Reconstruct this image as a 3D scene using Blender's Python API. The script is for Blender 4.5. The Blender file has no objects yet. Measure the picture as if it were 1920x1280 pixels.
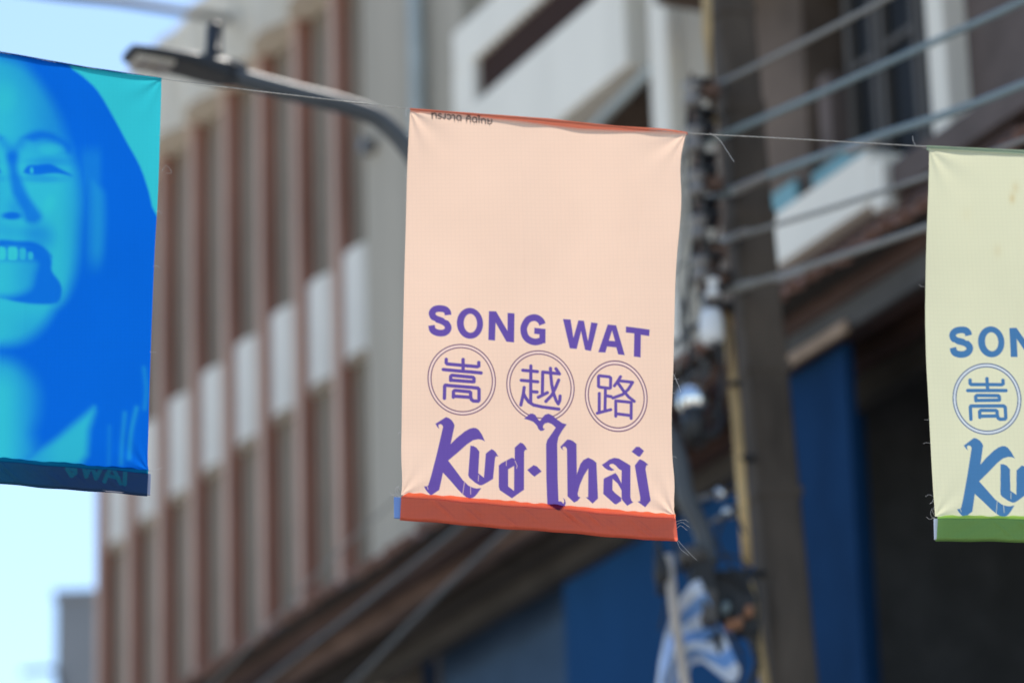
import bpy, math, random
import numpy as np
from mathutils import Vector, Matrix
random.seed(7); rng = np.random.default_rng(7)
scene = bpy.context.scene
col = scene.collection
R = math.radians

# ------------------------------------------------------------------ camera
FPX, PITCH, ROLL, EYE = 7200.0, R(18.4), R(-1.72), np.array([0, 0, 1.6])
_R0 = np.array([1., 0, 0]); _F = np.array([0, math.cos(PITCH), math.sin(PITCH)]); _U0 = np.array([0, -math.sin(PITCH), math.cos(PITCH)])
_r = math.cos(ROLL)*_R0 + math.sin(ROLL)*_U0
_u = -math.sin(ROLL)*_R0 + math.cos(ROLL)*_U0
cam_d = bpy.data.cameras.new('camera'); cam = bpy.data.objects.new('camera', cam_d); col.objects.link(cam)
M = Matrix(((_r[0], _u[0], -_F[0], EYE[0]), (_r[1], _u[1], -_F[1], EYE[1]), (_r[2], _u[2], -_F[2], EYE[2]), (0, 0, 0, 1)))
cam.matrix_world = M
cam_d.sensor_width = 36; cam_d.lens = FPX/1920*36
cam_d.clip_start = 0.1; cam_d.clip_end = 3000
cam_d.dof.use_dof = True; cam_d.dof.focus_distance = 10.45; cam_d.dof.aperture_fstop = 1.8; cam_d.dof.aperture_blades = 0
scene.camera = cam
# ------------------------------------------------------------------ world, sun, exposure
SUN_AZ, SUN_EL = R(20), R(62)
w = bpy.data.worlds.new('World'); scene.world = w; w.use_nodes = True
nt = w.node_tree; bg = nt.nodes['Background']
sky = nt.nodes.new('ShaderNodeTexSky'); sky.sky_type = 'NISHITA'; sky.sun_disc = False
sky.sun_elevation = SUN_EL; sky.sun_rotation = SUN_AZ; sky.air_density = 1.0; sky.dust_density = 0.15; sky.ozone_density = 1.0; sky.altitude = 0
nt.links.new(sky.outputs[0], bg.inputs[0]); bg.inputs[1].default_value = 0.142
sd = bpy.data.lights.new('sun', 'SUN'); sd.energy = 4.0; sd.angle = R(0.53); sd.color = (1, .95, .87)
sun = bpy.data.objects.new('sun', sd); col.objects.link(sun)
sv = Vector((math.sin(SUN_AZ)*math.cos(SUN_EL), math.cos(SUN_AZ)*math.cos(SUN_EL), math.sin(SUN_EL)))
sun.rotation_euler = sv.to_track_quat('Z', 'Y').to_euler(); sun.location = (0, 20, 60)
scene.view_settings.view_transform = 'Standard'; scene.view_settings.look = 'None'
scene.view_settings.exposure = 0.75; scene.view_settings.gamma = 1.0
scene.render.engine = 'CYCLES'

# ------------------------------------------------------------------ measuring helpers
ANG = R(25); D = np.array([-math.sin(ANG), math.cos(ANG), 0]); N = np.array([-math.cos(ANG), -math.sin(ANG), 0])
P0 = 10.0                                   # metres from the camera to the facade line
def ray(x, y):
    x = np.asarray(x, float)[..., None]; y = np.asarray(y, float)[..., None]
    d = _F*FPX + _r*(x-960) - _u*(y-640)
    return d/np.linalg.norm(d, axis=-1, keepdims=True)
def on_plane(x, y, nrm, c):
    d = ray(x, y); t = (c - EYE @ nrm)/(d @ nrm)
    return EYE + d*t[..., None]
def fac(x, y, n=0.0):                       # -> world point on the plane parallel to the facade, n metres in front of it
    return on_plane(x, y, N, n - P0)
def fs(x, y, n=0.0):                        # -> (s along the street, z)
    p = fac(x, y, n); return float(p @ D), float(p[2])
def W(s, n, z): return D*s + N*(n-P0) + np.array([0, 0, z])

# ------------------------------------------------------------------ materials
def lin(c):
    return tuple((v/12.92 if v <= .04045 else ((v+.055)/1.055)**2.4) for v in [k/255 for k in c])
MATS = {}
def mat(name, c, rough=.8, metal=0., var=.15, scale=3., bump=.0, stretch=(1, 1, 1), c2=None, spec=.3, fine=0.):
    m = bpy.data.materials.new(name); m.use_nodes = True; t = m.node_tree; b = t.nodes['Principled BSDF']
    b.inputs['Roughness'].default_value = rough; b.inputs['Metallic'].default_value = metal
    b.inputs['Specular IOR Level'].default_value = spec
    tc = t.nodes.new('ShaderNodeTexCoord'); mp = t.nodes.new('ShaderNodeMapping'); mp.inputs['Scale'].default_value = stretch
    t.links.new(tc.outputs['Object'], mp.inputs[0])
    no = t.nodes.new('ShaderNodeTexNoise'); no.inputs['Scale'].default_value = scale; no.inputs['Detail'].default_value = 7; no.inputs['Roughness'].default_value = .65
    t.links.new(mp.outputs[0], no.inputs['Vector'])
    rp = t.nodes.new('ShaderNodeValToRGB'); rp.color_ramp.elements[0].position = .3; rp.color_ramp.elements[1].position = .7
    d = c2 if c2 else tuple(k*(1-2*var) for k in c)
    rp.color_ramp.elements[0].color = (*d, 1); rp.color_ramp.elements[1].color = (*[min(1, k*(1+var*.5)) for k in c], 1)
    t.links.new(no.outputs['Fac'], rp.inputs[0]); t.links.new(rp.outputs[0], b.inputs['Base Color'])
    if bump:
        n2 = t.nodes.new('ShaderNodeTexNoise'); n2.inputs['Scale'].default_value = scale*12; n2.inputs['Detail'].default_value = 5
        t.links.new(mp.outputs[0], n2.inputs['Vector'])
        bp = t.nodes.new('ShaderNodeBump'); bp.inputs['Strength'].default_value = bump; bp.inputs['Distance'].default_value = .02
        t.links.new(n2.outputs['Fac'], bp.inputs['Height']); t.links.new(bp.outputs[0], b.inputs['Normal'])
    MATS[name] = m; return m
mat('asphalt', (.19, .175, .155), .9, var=.15, scale=2, bump=.3)
mat('paving', (.42, .385, .335), .85, var=.2, scale=2, bump=.2)
mat('kerb_stone', (.35, .34, .32), .85, bump=.2)
mat('road_paint', (.75, .75, .72), .7)
mat('grey_render', (.455, .41, .335), .9, var=.13, scale=.8, bump=.1, stretch=(2.2, 1, .3))
mat('white_render', (.90, .85, .74), .8, var=.06, scale=.9, stretch=(1.5, 1, .3))
mat('cream_render', (.82, .75, .62), .85, var=.16, scale=1.2, stretch=(1.5, 1, .4))
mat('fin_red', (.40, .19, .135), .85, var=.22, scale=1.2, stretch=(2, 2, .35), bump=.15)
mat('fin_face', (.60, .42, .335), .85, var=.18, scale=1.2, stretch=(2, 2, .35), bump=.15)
mat('louvre_brown', (.33, .28, .22), .8, var=.25, scale=1.0, stretch=(3, 1, .4))
mat('louvre_dark', (.16, .125, .10), .8, var=.2)
mat('spandrel_white', (.80, .77, .70), .8, var=.20, scale=1.5, stretch=(4, 1, .25))
mat('dark_wood', (.085, .045, .034), .7, var=.2)
mat('brown_timber', (.26, .175, .14), .8, var=.35, scale=2.0, stretch=(.6, 2, 2))
mat('tan_timber', (.42, .30, .21), .8, var=.2)
mat('soffit', (.06, .052, .046), .9, var=.2)
mat('terracotta', (.42, .25, .20), .85, var=.35, scale=5)
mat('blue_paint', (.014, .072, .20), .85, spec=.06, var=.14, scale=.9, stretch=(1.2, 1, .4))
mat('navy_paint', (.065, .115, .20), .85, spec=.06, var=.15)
mat('shaded_blue_paint', (.010, .046, .125), .85, spec=.06, var=.25, scale=1.4, stretch=(1.2, 1, .4))  # wall blue darkened for the pier, its shade put into the colour
mat('interior', (.10, .10, .10), .9, var=.2)
mat('slate_interior', (.17, .21, .255), .9, var=.2)
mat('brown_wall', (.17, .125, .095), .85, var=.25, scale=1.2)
mat('plum_wall', (.18, .14, .125), .85, var=.25, scale=1.2)
mat('glass_dark', (.02, .02, .02), .35, var=.1, spec=.05)
mat('teal_board', (.20, .40, .44), .6, var=.1)
mat('frame_grey', (.10, .09, .08), .6, var=.1)
mat('pipe_grey', (.45, .50, .49), .5, var=.1)
mat('pole_concrete', (.105, .083, .064), .92, var=.30, scale=3.5, bump=.3, stretch=(1, 1, .3))
mat('yellow_guard', (.62, .43, .20), .6, var=.25, scale=3, stretch=(1, 1, .4))
mat('cable_grey', (.26, .25, .225), .55, var=.08)
mat('cable_blue', (.22, .28, .29), .5, var=.08)
mat('black_rubber', (.035, .035, .035), .6)
mat('porcelain_grey', (.24, .22, .20), .3, spec=.5, var=.1)
mat('porcelain_white', (.80, .80, .78), .25, spec=.5, var=.04)
mat('rust', (.17, .10, .07), .8, var=.3, scale=8)
mat('steel', (.22, .21, .20), .4, metal=.7, var=.1)
mat('chrome', (.90, .90, .88), .14, metal=1., var=.02)
mat('lamp_grey', (.030, .032, .034), .5, var=.1, spec=.4)
mat('arm_grey', (.085, .095, .105), .5, var=.1)
mat('lamp_lens', (.55, .50, .42), .4, var=.1)
mat('twine', (.48, .45, .40), .9, var=.2, scale=80)
mat('thread', (.62, .58, .54), .9, var=.05)
mat('board_blue', (.20, .33, .68), .6, var=.05)
mat('board_white', (.72, .74, .80), .6, var=.04)
mat('board_edge', (.36, .39, .52), .6, var=.04)
mat('flag_white', (.72, .77, .86), .8, var=.04)
mat('flag_blue', (.20, .38, .72), .8, var=.06)
mat('stick_beige', (.58, .50, .42), .8, var=.15)
mat('orange_plastic', (.36, .17, .09), .5, var=.1)
mat('cable_dark', (.10, .10, .098), .55, var=.08)
mat('valance', (.10, .095, .09), .8, var=.15)
mat('far_grey', (.28, .29, .30), .9, var=.12, scale=.6)

def cloth_mat(name, trans=.55, grid=.038):
    m = bpy.data.materials.new(name); m.use_nodes = True; t = m.node_tree; t.nodes.clear()
    out = t.nodes.new('ShaderNodeOutputMaterial'); at = t.nodes.new('ShaderNodeAttribute'); at.attribute_name = 'print'
    uv = t.nodes.new('ShaderNodeAttribute'); uv.attribute_name = 'weave'
    sp = t.nodes.new('ShaderNodeSeparateXYZ'); t.links.new(uv.outputs['Vector'], sp.inputs[0])
    def mth(op, a, b=None, c=None):
        n = t.nodes.new('ShaderNodeMath'); n.operation = op
        for i, v in enumerate((a, b, c)):
            if v is None: continue
            if isinstance(v, (int, float)): n.inputs[i].default_value = v
            else: t.links.new(v, n.inputs[i])
        return n.outputs[0]
    ls = []
    for o in ('X', 'Y'):
        f = mth('FRACT', mth('MULTIPLY', sp.outputs[o], 1/.0122)); a = mth('ABSOLUTE', mth('SUBTRACT', f, .5))
        ls.append(mth('MULTIPLY', mth('SUBTRACT', a, .36), 1/.14))
    g = mth('MAXIMUM', mth('MAXIMUM', ls[0], ls[1]), 0.0)
    no = t.nodes.new('ShaderNodeTexNoise'); no.inputs['Scale'].default_value = 2.2; no.inputs['Detail'].default_value = 5
    t.links.new(uv.outputs['Vector'], no.inputs['Vector'])
    k = mth('SUBTRACT', mth('ADD', .87, mth('MULTIPLY', no.outputs['Fac'], .25)), mth('MULTIPLY', g, grid))
    vm = t.nodes.new('ShaderNodeVectorMath'); vm.operation = 'SCALE'
    t.links.new(at.outputs['Color'], vm.inputs[0]); t.links.new(k, vm.inputs['Scale'])
    df = t.nodes.new('ShaderNodeBsdfDiffuse'); tr = t.nodes.new('ShaderNodeBsdfTranslucent')
    n2 = t.nodes.new('ShaderNodeTexNoise'); n2.inputs['Scale'].default_value = 700; n2.inputs['Detail'].default_value = 2
    t.links.new(uv.outputs['Vector'], n2.inputs['Vector'])
    bp = t.nodes.new('ShaderNodeBump'); bp.inputs['Strength'].default_value = .12; bp.inputs['Distance'].default_value = .001
    t.links.new(n2.outputs['Fac'], bp.inputs['Height'])
    for q in (df, tr):
        t.links.new(vm.outputs[0], q.inputs['Color']); t.links.new(bp.outputs[0], q.inputs['Normal'])
    mx = t.nodes.new('ShaderNodeMixShader'); mx.inputs[0].default_value = trans
    t.links.new(df.outputs[0], mx.inputs[1]); t.links.new(tr.outputs[0], mx.inputs[2]); t.links.new(mx.outputs[0], out.inputs[0])
    MATS[name] = m; return m
cloth_mat('cloth')
cloth_mat('pocket_cloth', .35, .03)
cloth_mat('seam_cloth', .95, .03)

# ------------------------------------------------------------------ object helpers
def tag(o, label, cat, group=None):
    o['label'] = label; o['category'] = cat
    if group: o['group'] = group
    return o
def thing(name, label, cat, loc=(0, 0, 0), rz=0., group=None):
    o = bpy.data.objects.new(name, None); o.empty_display_size = .2; col.objects.link(o)
    o.location = Vector([float(v) for v in loc]); o.rotation_euler = (0, 0, rz)
    return tag(o, label, cat, group)
def mesh(name, V, Fc, m, smooth=False):
    me = bpy.data.meshes.new(name); me.from_pydata([tuple(map(float, v)) for v in V], [], Fc)
    if m: me.materials.append(MATS[m])
    if smooth:
        me.polygons.foreach_set('use_smooth', [True]*len(me.polygons))
    me.update(); return me
def put(name, me, parent=None, loc=(0, 0, 0), rot=(0, 0, 0)):
    o = bpy.data.objects.new(name, me); col.objects.link(o); o.location = loc; o.rotation_euler = rot
    if parent: o.parent = parent
    return o
BOXF = [(0, 3, 2, 1), (4, 5, 6, 7), (0, 1, 5, 4), (1, 2, 6, 5), (2, 3, 7, 6), (3, 0, 4, 7)]
def boxv(x0, x1, y0, y1, z0, z1):
    return [(x0, y0, z0), (x1, y0, z0), (x1, y1, z0), (x0, y1, z0), (x0, y0, z1), (x1, y0, z1), (x1, y1, z1), (x0, y1, z1)]
def bevel_box(x0, x1, y0, y1, z0, z1, b):
    import bmesh
    bm = bmesh.new(); vs = [bm.verts.new(v) for v in boxv(x0, x1, y0, y1, z0, z1)]
    for f in BOXF: bm.faces.new([vs[i] for i in f])
    bmesh.ops.bevel(bm, geom=list(bm.edges), offset=b, segments=2, affect='EDGES', profile=.6)
    V = [v.co[:] for v in bm.verts]; bm.verts.index_update(); Fc = [[v.index for v in f.verts] for f in bm.faces]; bm.free()
    return V, Fc
def box(name, parent, m, x0, x1, y0, y1, z0, z1, bev=0.):
    if bev: V, Fc = bevel_box(x0, x1, y0, y1, z0, z1, bev)
    else: V, Fc = boxv(x0, x1, y0, y1, z0, z1), BOXF
    return put(name, mesh(name, V, Fc, m), parent)
def join(*parts):
    V, Fc = [], []
    for v, f in parts:
        k = len(V); V += list(v); Fc += [tuple(i+k for i in q) for q in f]
    return V, Fc
def smooth_path(pts, per=8):
    P = [np.array(p, float) for p in pts]
    if len(P) < 3: return P
    P = [2*P[0]-P[1]] + P + [2*P[-1]-P[-2]]; out = []
    for i in range(1, len(P)-2):
        for k in range(per):
            t = k/per; a, b, c, d = P[i-1:i+3]
            out.append(.5*((2*b)+(-a+c)*t+(2*a-5*b+4*c-d)*t*t+(-a+3*b-3*c+d)*t**3))
    out.append(P[-2]); return out
def tube(pts, rad, seg=10):
    pts = [np.array(p, float) for p in pts]; n = len(pts)
    if np.isscalar(rad): rad = [rad]*n
    V, Fc = [], []
    ref = np.array([0, 0, 1.])
    for i, p in enumerate(pts):
        t = pts[min(i+1, n-1)] - pts[max(i-1, 0)]; t /= np.linalg.norm(t)+1e-12
        a = np.cross(t, ref)
        if np.linalg.norm(a) < 1e-3: a = np.cross(t, np.array([1., 0, 0]))
        a /= np.linalg.norm(a); b = np.cross(t, a)
        for k in range(seg):
            q = 2*math.pi*k/seg; V.append(p + rad[i]*(math.cos(q)*a + math.sin(q)*b))
    for i in range(n-1):
        for k in range(seg):
            k2 = (k+1) % seg; Fc.append((i*seg+k, i*seg+k2, (i+1)*seg+k2, (i+1)*seg+k))
    Fc.append(tuple(range(seg-1, -1, -1))); Fc.append(tuple((n-1)*seg+k for k in range(seg)))
    return V, Fc
def lathe(prof, seg=20, c=(0, 0, 0), axis=None):
    """profile of (radius, height) turned about an axis (default up)"""
    ax = np.array([0, 0, 1.]) if axis is None else np.array(axis, float)/np.linalg.norm(axis)
    a = np.cross(ax, np.array([1., 0, 0]));
    if np.linalg.norm(a) < .1: a = np.cross(ax, np.array([0, 1., 0]))
    a /= np.linalg.norm(a); b = np.cross(ax, a); c = np.array(c, float); V, Fc = [], []
    for (r_, h) in prof:
        for k in range(seg):
            q = 2*math.pi*k/seg; V.append(c + ax*h + r_*(math.cos(q)*a+math.sin(q)*b))
    n = len(prof)
    for i in range(n-1):
        for k in range(seg):
            k2 = (k+1) % seg; Fc.append((i*seg+k, i*seg+k2, (i+1)*seg+k2, (i+1)*seg+k))
    Fc.append(tuple(range(seg-1, -1, -1))); Fc.append(tuple((n-1)*seg+k for k in range(seg)))
    return V, Fc
def rel(V, loc): L = np.array(loc, float); return [np.array(v)-L for v in V]
def structure(name, V, Fc, m):
    o = put(name, mesh(name, V, Fc, m)); o['kind'] = 'structure'; return o

# ------------------------------------------------------------------ the ground
structure('ground', [(-900, -900, -.16), (900, -900, -.16), (900, 900, -.16), (-900, 900, -.16)], [(0, 1, 2, 3)], 'paving')
def strip(name, m, n0, n1, z0, z1):
    c = [W(s, n, z) for z in (z0, z1) for s, n in ((-60, n0), (120, n0), (120, n1), (-60, n1))]
    return structure(name, c, [(0, 1, 2, 3), (7, 6, 5, 4), (0, 4, 5, 1), (1, 5, 6, 2), (2, 6, 7, 3), (3, 7, 4, 0)], m)
strip('road', 'asphalt', 2.35, 9.0, -.15, -.02)
strip('pavement', 'paving', .2, 2.2, -.15, .12); strip('pavement', 'paving', 9.15, 11.5, -.15, .12)
strip('kerb', 'kerb_stone', 2.2, 2.35, -.15, .13); strip('kerb', 'kerb_stone', 9.0, 9.15, -.15, .13)
strip('road_marking', 'road_paint', 5.6, 5.72, -.022, -.016)

FR = R(115)                                   # local x = along the street, y = out of the facade, z = up
def fthing(name, label, cat, s, n, z, group=None): return thing(name, label, cat, W(s, n, z), FR, group)

# ------------------------------------------------------------------ tall building with red fins
S0 = 23.83
fb = fthing('fin_building', 'tall building with red-brown vertical fins and white curved panels between them', 'building', S0, 0, 8.3)
Z0 = 8.3
box('wall', fb, 'louvre_dark', .02, 30.0-S0, -6, -.16, 0, 14.1-Z0)
pit = .765; fw = .15; f0 = 24.4-S0
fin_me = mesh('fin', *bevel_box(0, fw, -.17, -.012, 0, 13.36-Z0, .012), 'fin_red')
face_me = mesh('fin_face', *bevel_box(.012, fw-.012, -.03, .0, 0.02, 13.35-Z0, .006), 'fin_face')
def bow(wd, h, bulge, k=10, back=-.05):
    V = []; Fc = []
    for zz in (0, h):
        for i in range(k+1):
            t = i/k; V.append((wd*t, bulge*math.sin(math.pi*t)**.8, zz))
        V.append((wd, back, zz)); V.append((0, back, zz))
    n = k+3
    Fc.append(tuple(range(n))); Fc.append(tuple(range(2*n-1, n-1, -1)))
    for i in range(n): j = (i+1) % n; Fc.append((j, i, n+i, n+j))
    return V, Fc
sp_me = mesh('spandrel_panel', *bow(pit-fw-.01, .80, .10), 'spandrel_white')
cor_me = mesh('cornice_panel', *bow(pit-.004, .86, .14, back=-.18), 'cream_render')
sl_me = mesh('louvre', *bevel_box(0, .10, -.03, .0, 0, 2.24, .008), 'louvre_brown')
sl2_me = mesh('louvre', *bevel_box(0, .10, -.03, .0, 0, 1.9, .008), 'louvre_brown')
pan_me = mesh('window_panel', boxv(0, pit-fw, -.02, 0, 0, 2.26), BOXF, 'louvre_brown')
pan2_me = mesh('window_panel', boxv(0, pit-fw, -.02, 0, 0, 1.92), BOXF, 'louvre_brown')
for k in range(-1, 8):
    x = f0 + pit*k
    if k >= 0:
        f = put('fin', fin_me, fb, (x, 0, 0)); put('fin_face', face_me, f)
    if k == 7: break
    xs = x + fw + .005 if k >= 0 else .03
    put('spandrel_panel', sp_me, fb, (xs, -.085, 10.22-Z0)); put('cornice_panel', cor_me, fb, (x+.04, .03, 13.24-Z0))
    for zz, pm, lm in ((11.0-Z0, pan_me, sl_me), (8.3-Z0, pan2_me, sl2_me)):
        wp = put('window_panel', pm, fb, (xs-.002, -.145, zz))
        for j in range(4): put('louvre', lm, wp, (.03+j*.15, .032, .01))
box('roof_slab', fb, 'cream_render', .02, 30.02-S0, -6, .03, 14.1-Z0, 14.22-Z0, .02)
box('roof_hut', fb, 'fin_red', .3, 27.25-S0, -3, -.35, 14.22-Z0, 16-Z0)
# ------------------------------------------------------------------ plain grey building with a white balcony front
SB = 18.58
gb = fthing('grey_building', 'plain grey rendered building with white slotted balcony front and white pilaster', 'building', SB, 0, 8.3)
def gbox(nm, m, s0, s1, n0, n1, z0, z1, bev=.0, par=None): return box(nm, par or gb, m, s0-SB, s1-SB, n0, n1, z0-8.3, z1-8.3, bev)
gbox('wall', 'grey_render', 22.06, 23.825, -6, .02, 8.3, 15.2)
gbox('wall', 'grey_render', SB+.01, 19.02, -6, -.06, 8.3, 15.2)
gbox('upper_wall', 'grey_render', 19.02, 22.06, -6, -.14, 11.85, 15.2)
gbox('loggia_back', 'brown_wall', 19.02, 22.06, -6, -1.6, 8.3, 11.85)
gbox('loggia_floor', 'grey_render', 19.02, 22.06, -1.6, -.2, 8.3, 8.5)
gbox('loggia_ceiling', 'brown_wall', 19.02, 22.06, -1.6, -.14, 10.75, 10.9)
# white balcony front: four pieces round the slot
b0, b1, bz0, bz1 = 19.46, 22.06, 10.62, 11.86; q0, q1, qz0, qz1 = 19.85, 21.72, 11.23, 11.54
bf = gbox('balcony_front', 'white_render', b0, b1, -.12, .10, bz0, qz0, .02)
gbox('balcony_panel', 'white_render', b0+.001, b1-.001, -.12, .098, qz1, bz1, .02, bf)
gbox('balcony_panel', 'white_render', b0+.001, q0, -.12, .098, qz0, qz1, 0, bf); gbox('balcony_panel', 'white_render', q1, b1-.001, -.12, .098, qz0, qz1, 0, bf)
gbox('slot_back', 'dark_wood', q0+.002, q1-.002, -.10, .045, qz0+.002, qz1-.002, 0, bf)
bal = mesh('baluster', *bevel_box(0, .03, .047, .07, .003, qz1-qz0-.003, .005), 'dark_wood')
for k in range(17): put('baluster', bal, bf, (q0-SB+.05+k*.108, 0, qz0-8.3))
gbox('pilaster', 'white_render', 19.05, 19.28, -.14, .03, 8.3, 15.0, .015)
V, Fc = tube(smooth_path([(19.3-SB, .0, 10.55-8.3), (19.6-SB, .02, 10.50-8.3), (20.2-SB, .03, 10.42-8.3), (20.7-SB, .02, 10.2-8.3), (20.8-SB, 0, 9.6-8.3)]), .035)
put('waste_pipe', mesh('waste_pipe', V, Fc, 'pipe_grey', True), gb)
V, Fc = tube([(22.66-SB, .10, 0.2), (22.66-SB, .10, 6.8)], .055, 14); dp = put('downpipe', mesh('downpipe', V, Fc, 'pipe_grey', True), gb)
for zz in (1.2, 2.9, 4.6): box('pipe_clip', dp, 'steel', 22.59-SB, 22.73-SB, .02, .17, zz, zz+.04)
s_, z_ = fs(702, 275, .02)
gbox('wall_bracket', 'steel', s_-.05, s_+.05, .02, .12, z_-.05, z_+.05, .01)
gbox('roof_slab', 'cream_render', SB+.01, 23.83, -6, .25, 15.2, 15.35, .02)
# ------------------------------------------------------------------ dark upper floor right of the pole
SC = 11.0
cb = fthing('dark_house', 'dark brown upper house with unlit windows and white column behind the power cables', 'building', SC, 0, 8.3)
def cbox(nm, m, s0, s1, n0, n1, z0, z1, bev=.0, par=None): return box(nm, par or cb, m, s0-SC, s1-SC, n0, n1, z0-8.3, z1-8.3, bev)
cbox('wall', 'brown_wall', 17.48, SB-.005, -5, -.02, 8.3, 11.8)
cbox('wall', 'plum_wall', SC, 15.80, -5, -.04, 8.3, 11.8)
cbox('lintel', 'brown_wall', 15.8, 17.48, -5, -.08, 10.35, 11.8)
cbox('sill_wall', 'frame_grey', 15.8, 17.48, -5, -.10, 8.3, 8.72)
cbox('room_back', 'interior', 15.8, 17.48, -5, -1.9, 8.72, 10.35)
cbox('column', 'white_render', 15.80, 15.97, -.2, .10, 8.3, 11.8, .015)
for a, b in ((16.02, 16.42), (16.46, 16.86), (16.90, 17.22)):
    wn = cbox('window', 'frame_grey', a, b, -.20, -.16, 8.74, 8.80)
    cbox('frame', 'frame_grey', a, a+.05, -.20, -.14, 8.80, 10.33, 0, wn); cbox('frame', 'frame_grey', b-.05, b, -.20, -.14, 8.80, 10.33, 0, wn)
    cbox('frame', 'frame_grey', a+.05, b-.05, -.20, -.15, 9.72, 9.76, 0, wn)
    cbox('pane', 'glass_dark', a+.05, b-.05, -.185, -.175, 8.80, 9.72, 0, wn); cbox('pane', 'glass_dark', a+.05, b-.05, -.185, -.175, 9.76, 10.33, 0, wn)
cbox('door_jamb', 'plum_wall', 17.27, 17.40, -.18, -.05, 8.5, 9.75, .01)
# teal boards leaning behind the parapet
for (x0, y0, x1, y1, nn) in ((1425, 335, 1490, 450, .045), (1524, 262, 1615, 352, .04)):
    sa, za = fs(x0, y1, nn); sb, zb = fs(x1, y0, nn)
    cbox('teal_panel', 'teal_board', min(sa, sb), max(sa, sb), nn-.03, nn, min(za, zb), max(za, zb), .004)
# white parapet of the small balcony, with a bracket end
sa, za = fs(1450, 503, .30); sb, zb = fs(1632, 392, .30)
pf = cbox('parapet', 'white_render', sb-.02, sa+.25, .05, .30, za, za+.30, .012)
cbox('parapet_end', 'white_render', sb-.14, sb-.021, .05, .298, za-.06, za+.22, .01, pf)
sc, zc = fs(1760, 250, .3)
cbox('parapet_end', 'plum_wall', sc-.9, sb-.16, .02, .26, za+.0, za+.17, .01, pf)
cbox('timber_beam', 'dark_wood', 15.0, sa+.2, .0, .22, za-.14, za-.02)
cbox('roof_slab', 'soffit', SC, SB-.005, -5, .9, 11.8, 11.95)
# a hanging eave shade at the very top right of the pole
cbox('eave_board', 'brown_wall', 16.9, SB-.02, -.02, .35, 10.62, 10.9)

# ------------------------------------------------------------------ blue shophouse row with tiled pent roof
SD = 12.0; SE = 27.6
bs = fthing('blue_shophouse', 'low blue painted shophouse row under a tiled pent roof', 'shophouse', SD, 0, 0)
def dbox(nm, m, s0, s1, n0, n1, z0, z1, bev=.0, par=None): return box(nm, par or bs, m, s0-SD, s1-SD, n0, n1, z0, z1, bev)
ze = fs(835, 983, .9)[1]                    # eave height
ZT = 8.28
col1 = fs(1066, 1150, -.05)[0]; col0 = fs(1596, 800, -.05)[0]
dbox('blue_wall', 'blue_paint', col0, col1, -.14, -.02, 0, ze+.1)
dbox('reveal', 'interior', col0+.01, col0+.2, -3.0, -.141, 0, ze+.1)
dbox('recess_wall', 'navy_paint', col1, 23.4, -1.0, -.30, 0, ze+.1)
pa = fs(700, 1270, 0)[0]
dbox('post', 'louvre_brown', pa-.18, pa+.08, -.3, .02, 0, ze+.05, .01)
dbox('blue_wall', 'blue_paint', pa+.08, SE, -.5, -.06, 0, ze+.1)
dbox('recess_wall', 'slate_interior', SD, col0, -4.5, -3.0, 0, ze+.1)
zq = fs(1700, 930, -1.2)[1]
dbox('partition', 'slate_interior', SD, col0-.02, -1.3, -1.2, 0, zq)
for sq in (13.6, 15.0, 16.3): dbox('partition_post', 'interior', sq, sq+.07, -1.2, -1.12, 0, zq+.5)
dbox('partition_rail', 'interior', SD, col0-.02, -1.2, -1.13, zq-.9, zq-.82)
dbox('side_wall', 'interior', SD, SD+.15, -3, -.02, 0, ze+.1)
dbox('floor_slab', 'soffit', SD, SE, -6, -.03, ze+.1, ZT)
dbox('soffit', 'soffit', SD, SE, -.03, .84, ze+.055, ze+.09)
for n_, h, m in ((.66, .10, 'dark_wood'), (.42, .13, 'brown_timber'), (.14, .13, 'soffit')):
    dbox('purlin', m, 18.9, SE, n_-.05, n_+.06, ze+.054-h, ze+.054); dbox('purlin', 'dark_wood', SD, 18.895, n_-.05, n_+.06, ze+.054-h, ze+.054)
dbox('wall_plate', 'soffit', SD, SE, -.02, .08, ze-.22, ze-.08)
ta = fs(1466, 684, .70); tb = fs(1590, 594, .70); se_ = fs(1400, 720, .7)[0]
dbox('valance', 'valance', SD, se_, .66, .70, ta[1]-.02, ze+.054)
ra = fs(1600, 820, .6)[0]; rb = fs(1425, 900, .6)[0]
dbox('blue_pier', 'shaded_blue_paint', ra, rb, .57, .62, 0, ta[1]-.03)
dbox('trim_board', 'tan_timber', tb[0], ta[0]+.02, .69, .725, ta[1]-.045, ta[1]+.02, .006)
# roof tiles, one object each: covers along the eave in three courses
def tile_mesh():
    V, Fc = [], []; k = 6
    for y in (0, .36):
        rr = .085 if y == 0 else .078
        for i in range(k+1):
            a = math.pi*i/k; V.append((rr*math.cos(a), y, rr*math.sin(a)*.62))
        for i in range(k+1):
            a = math.pi*i/k; V.append(((rr-.016)*math.cos(a), y, (rr-.016)*math.sin(a)*.62))
    n = k+1
    for i in range(k):
        Fc += [(i, i+1, 2*n+i+1, 2*n+i), (n+i+1, n+i, 3*n+i, 3*n+i+1), (i+1, i, n+i, n+i+1), (2*n+i, 2*n+i+1, 3*n+i+1, 3*n+i)]
    return mesh('roof_tile', V, Fc, 'terracotta', True)
tm = tile_mesh(); nt_ = 0
pitch = math.atan2(ZT-ze-.02, .9)
rs = dbox('roof_deck', 'soffit', SD, SE, .0, .82, ze+.091, ze+.10)
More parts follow.
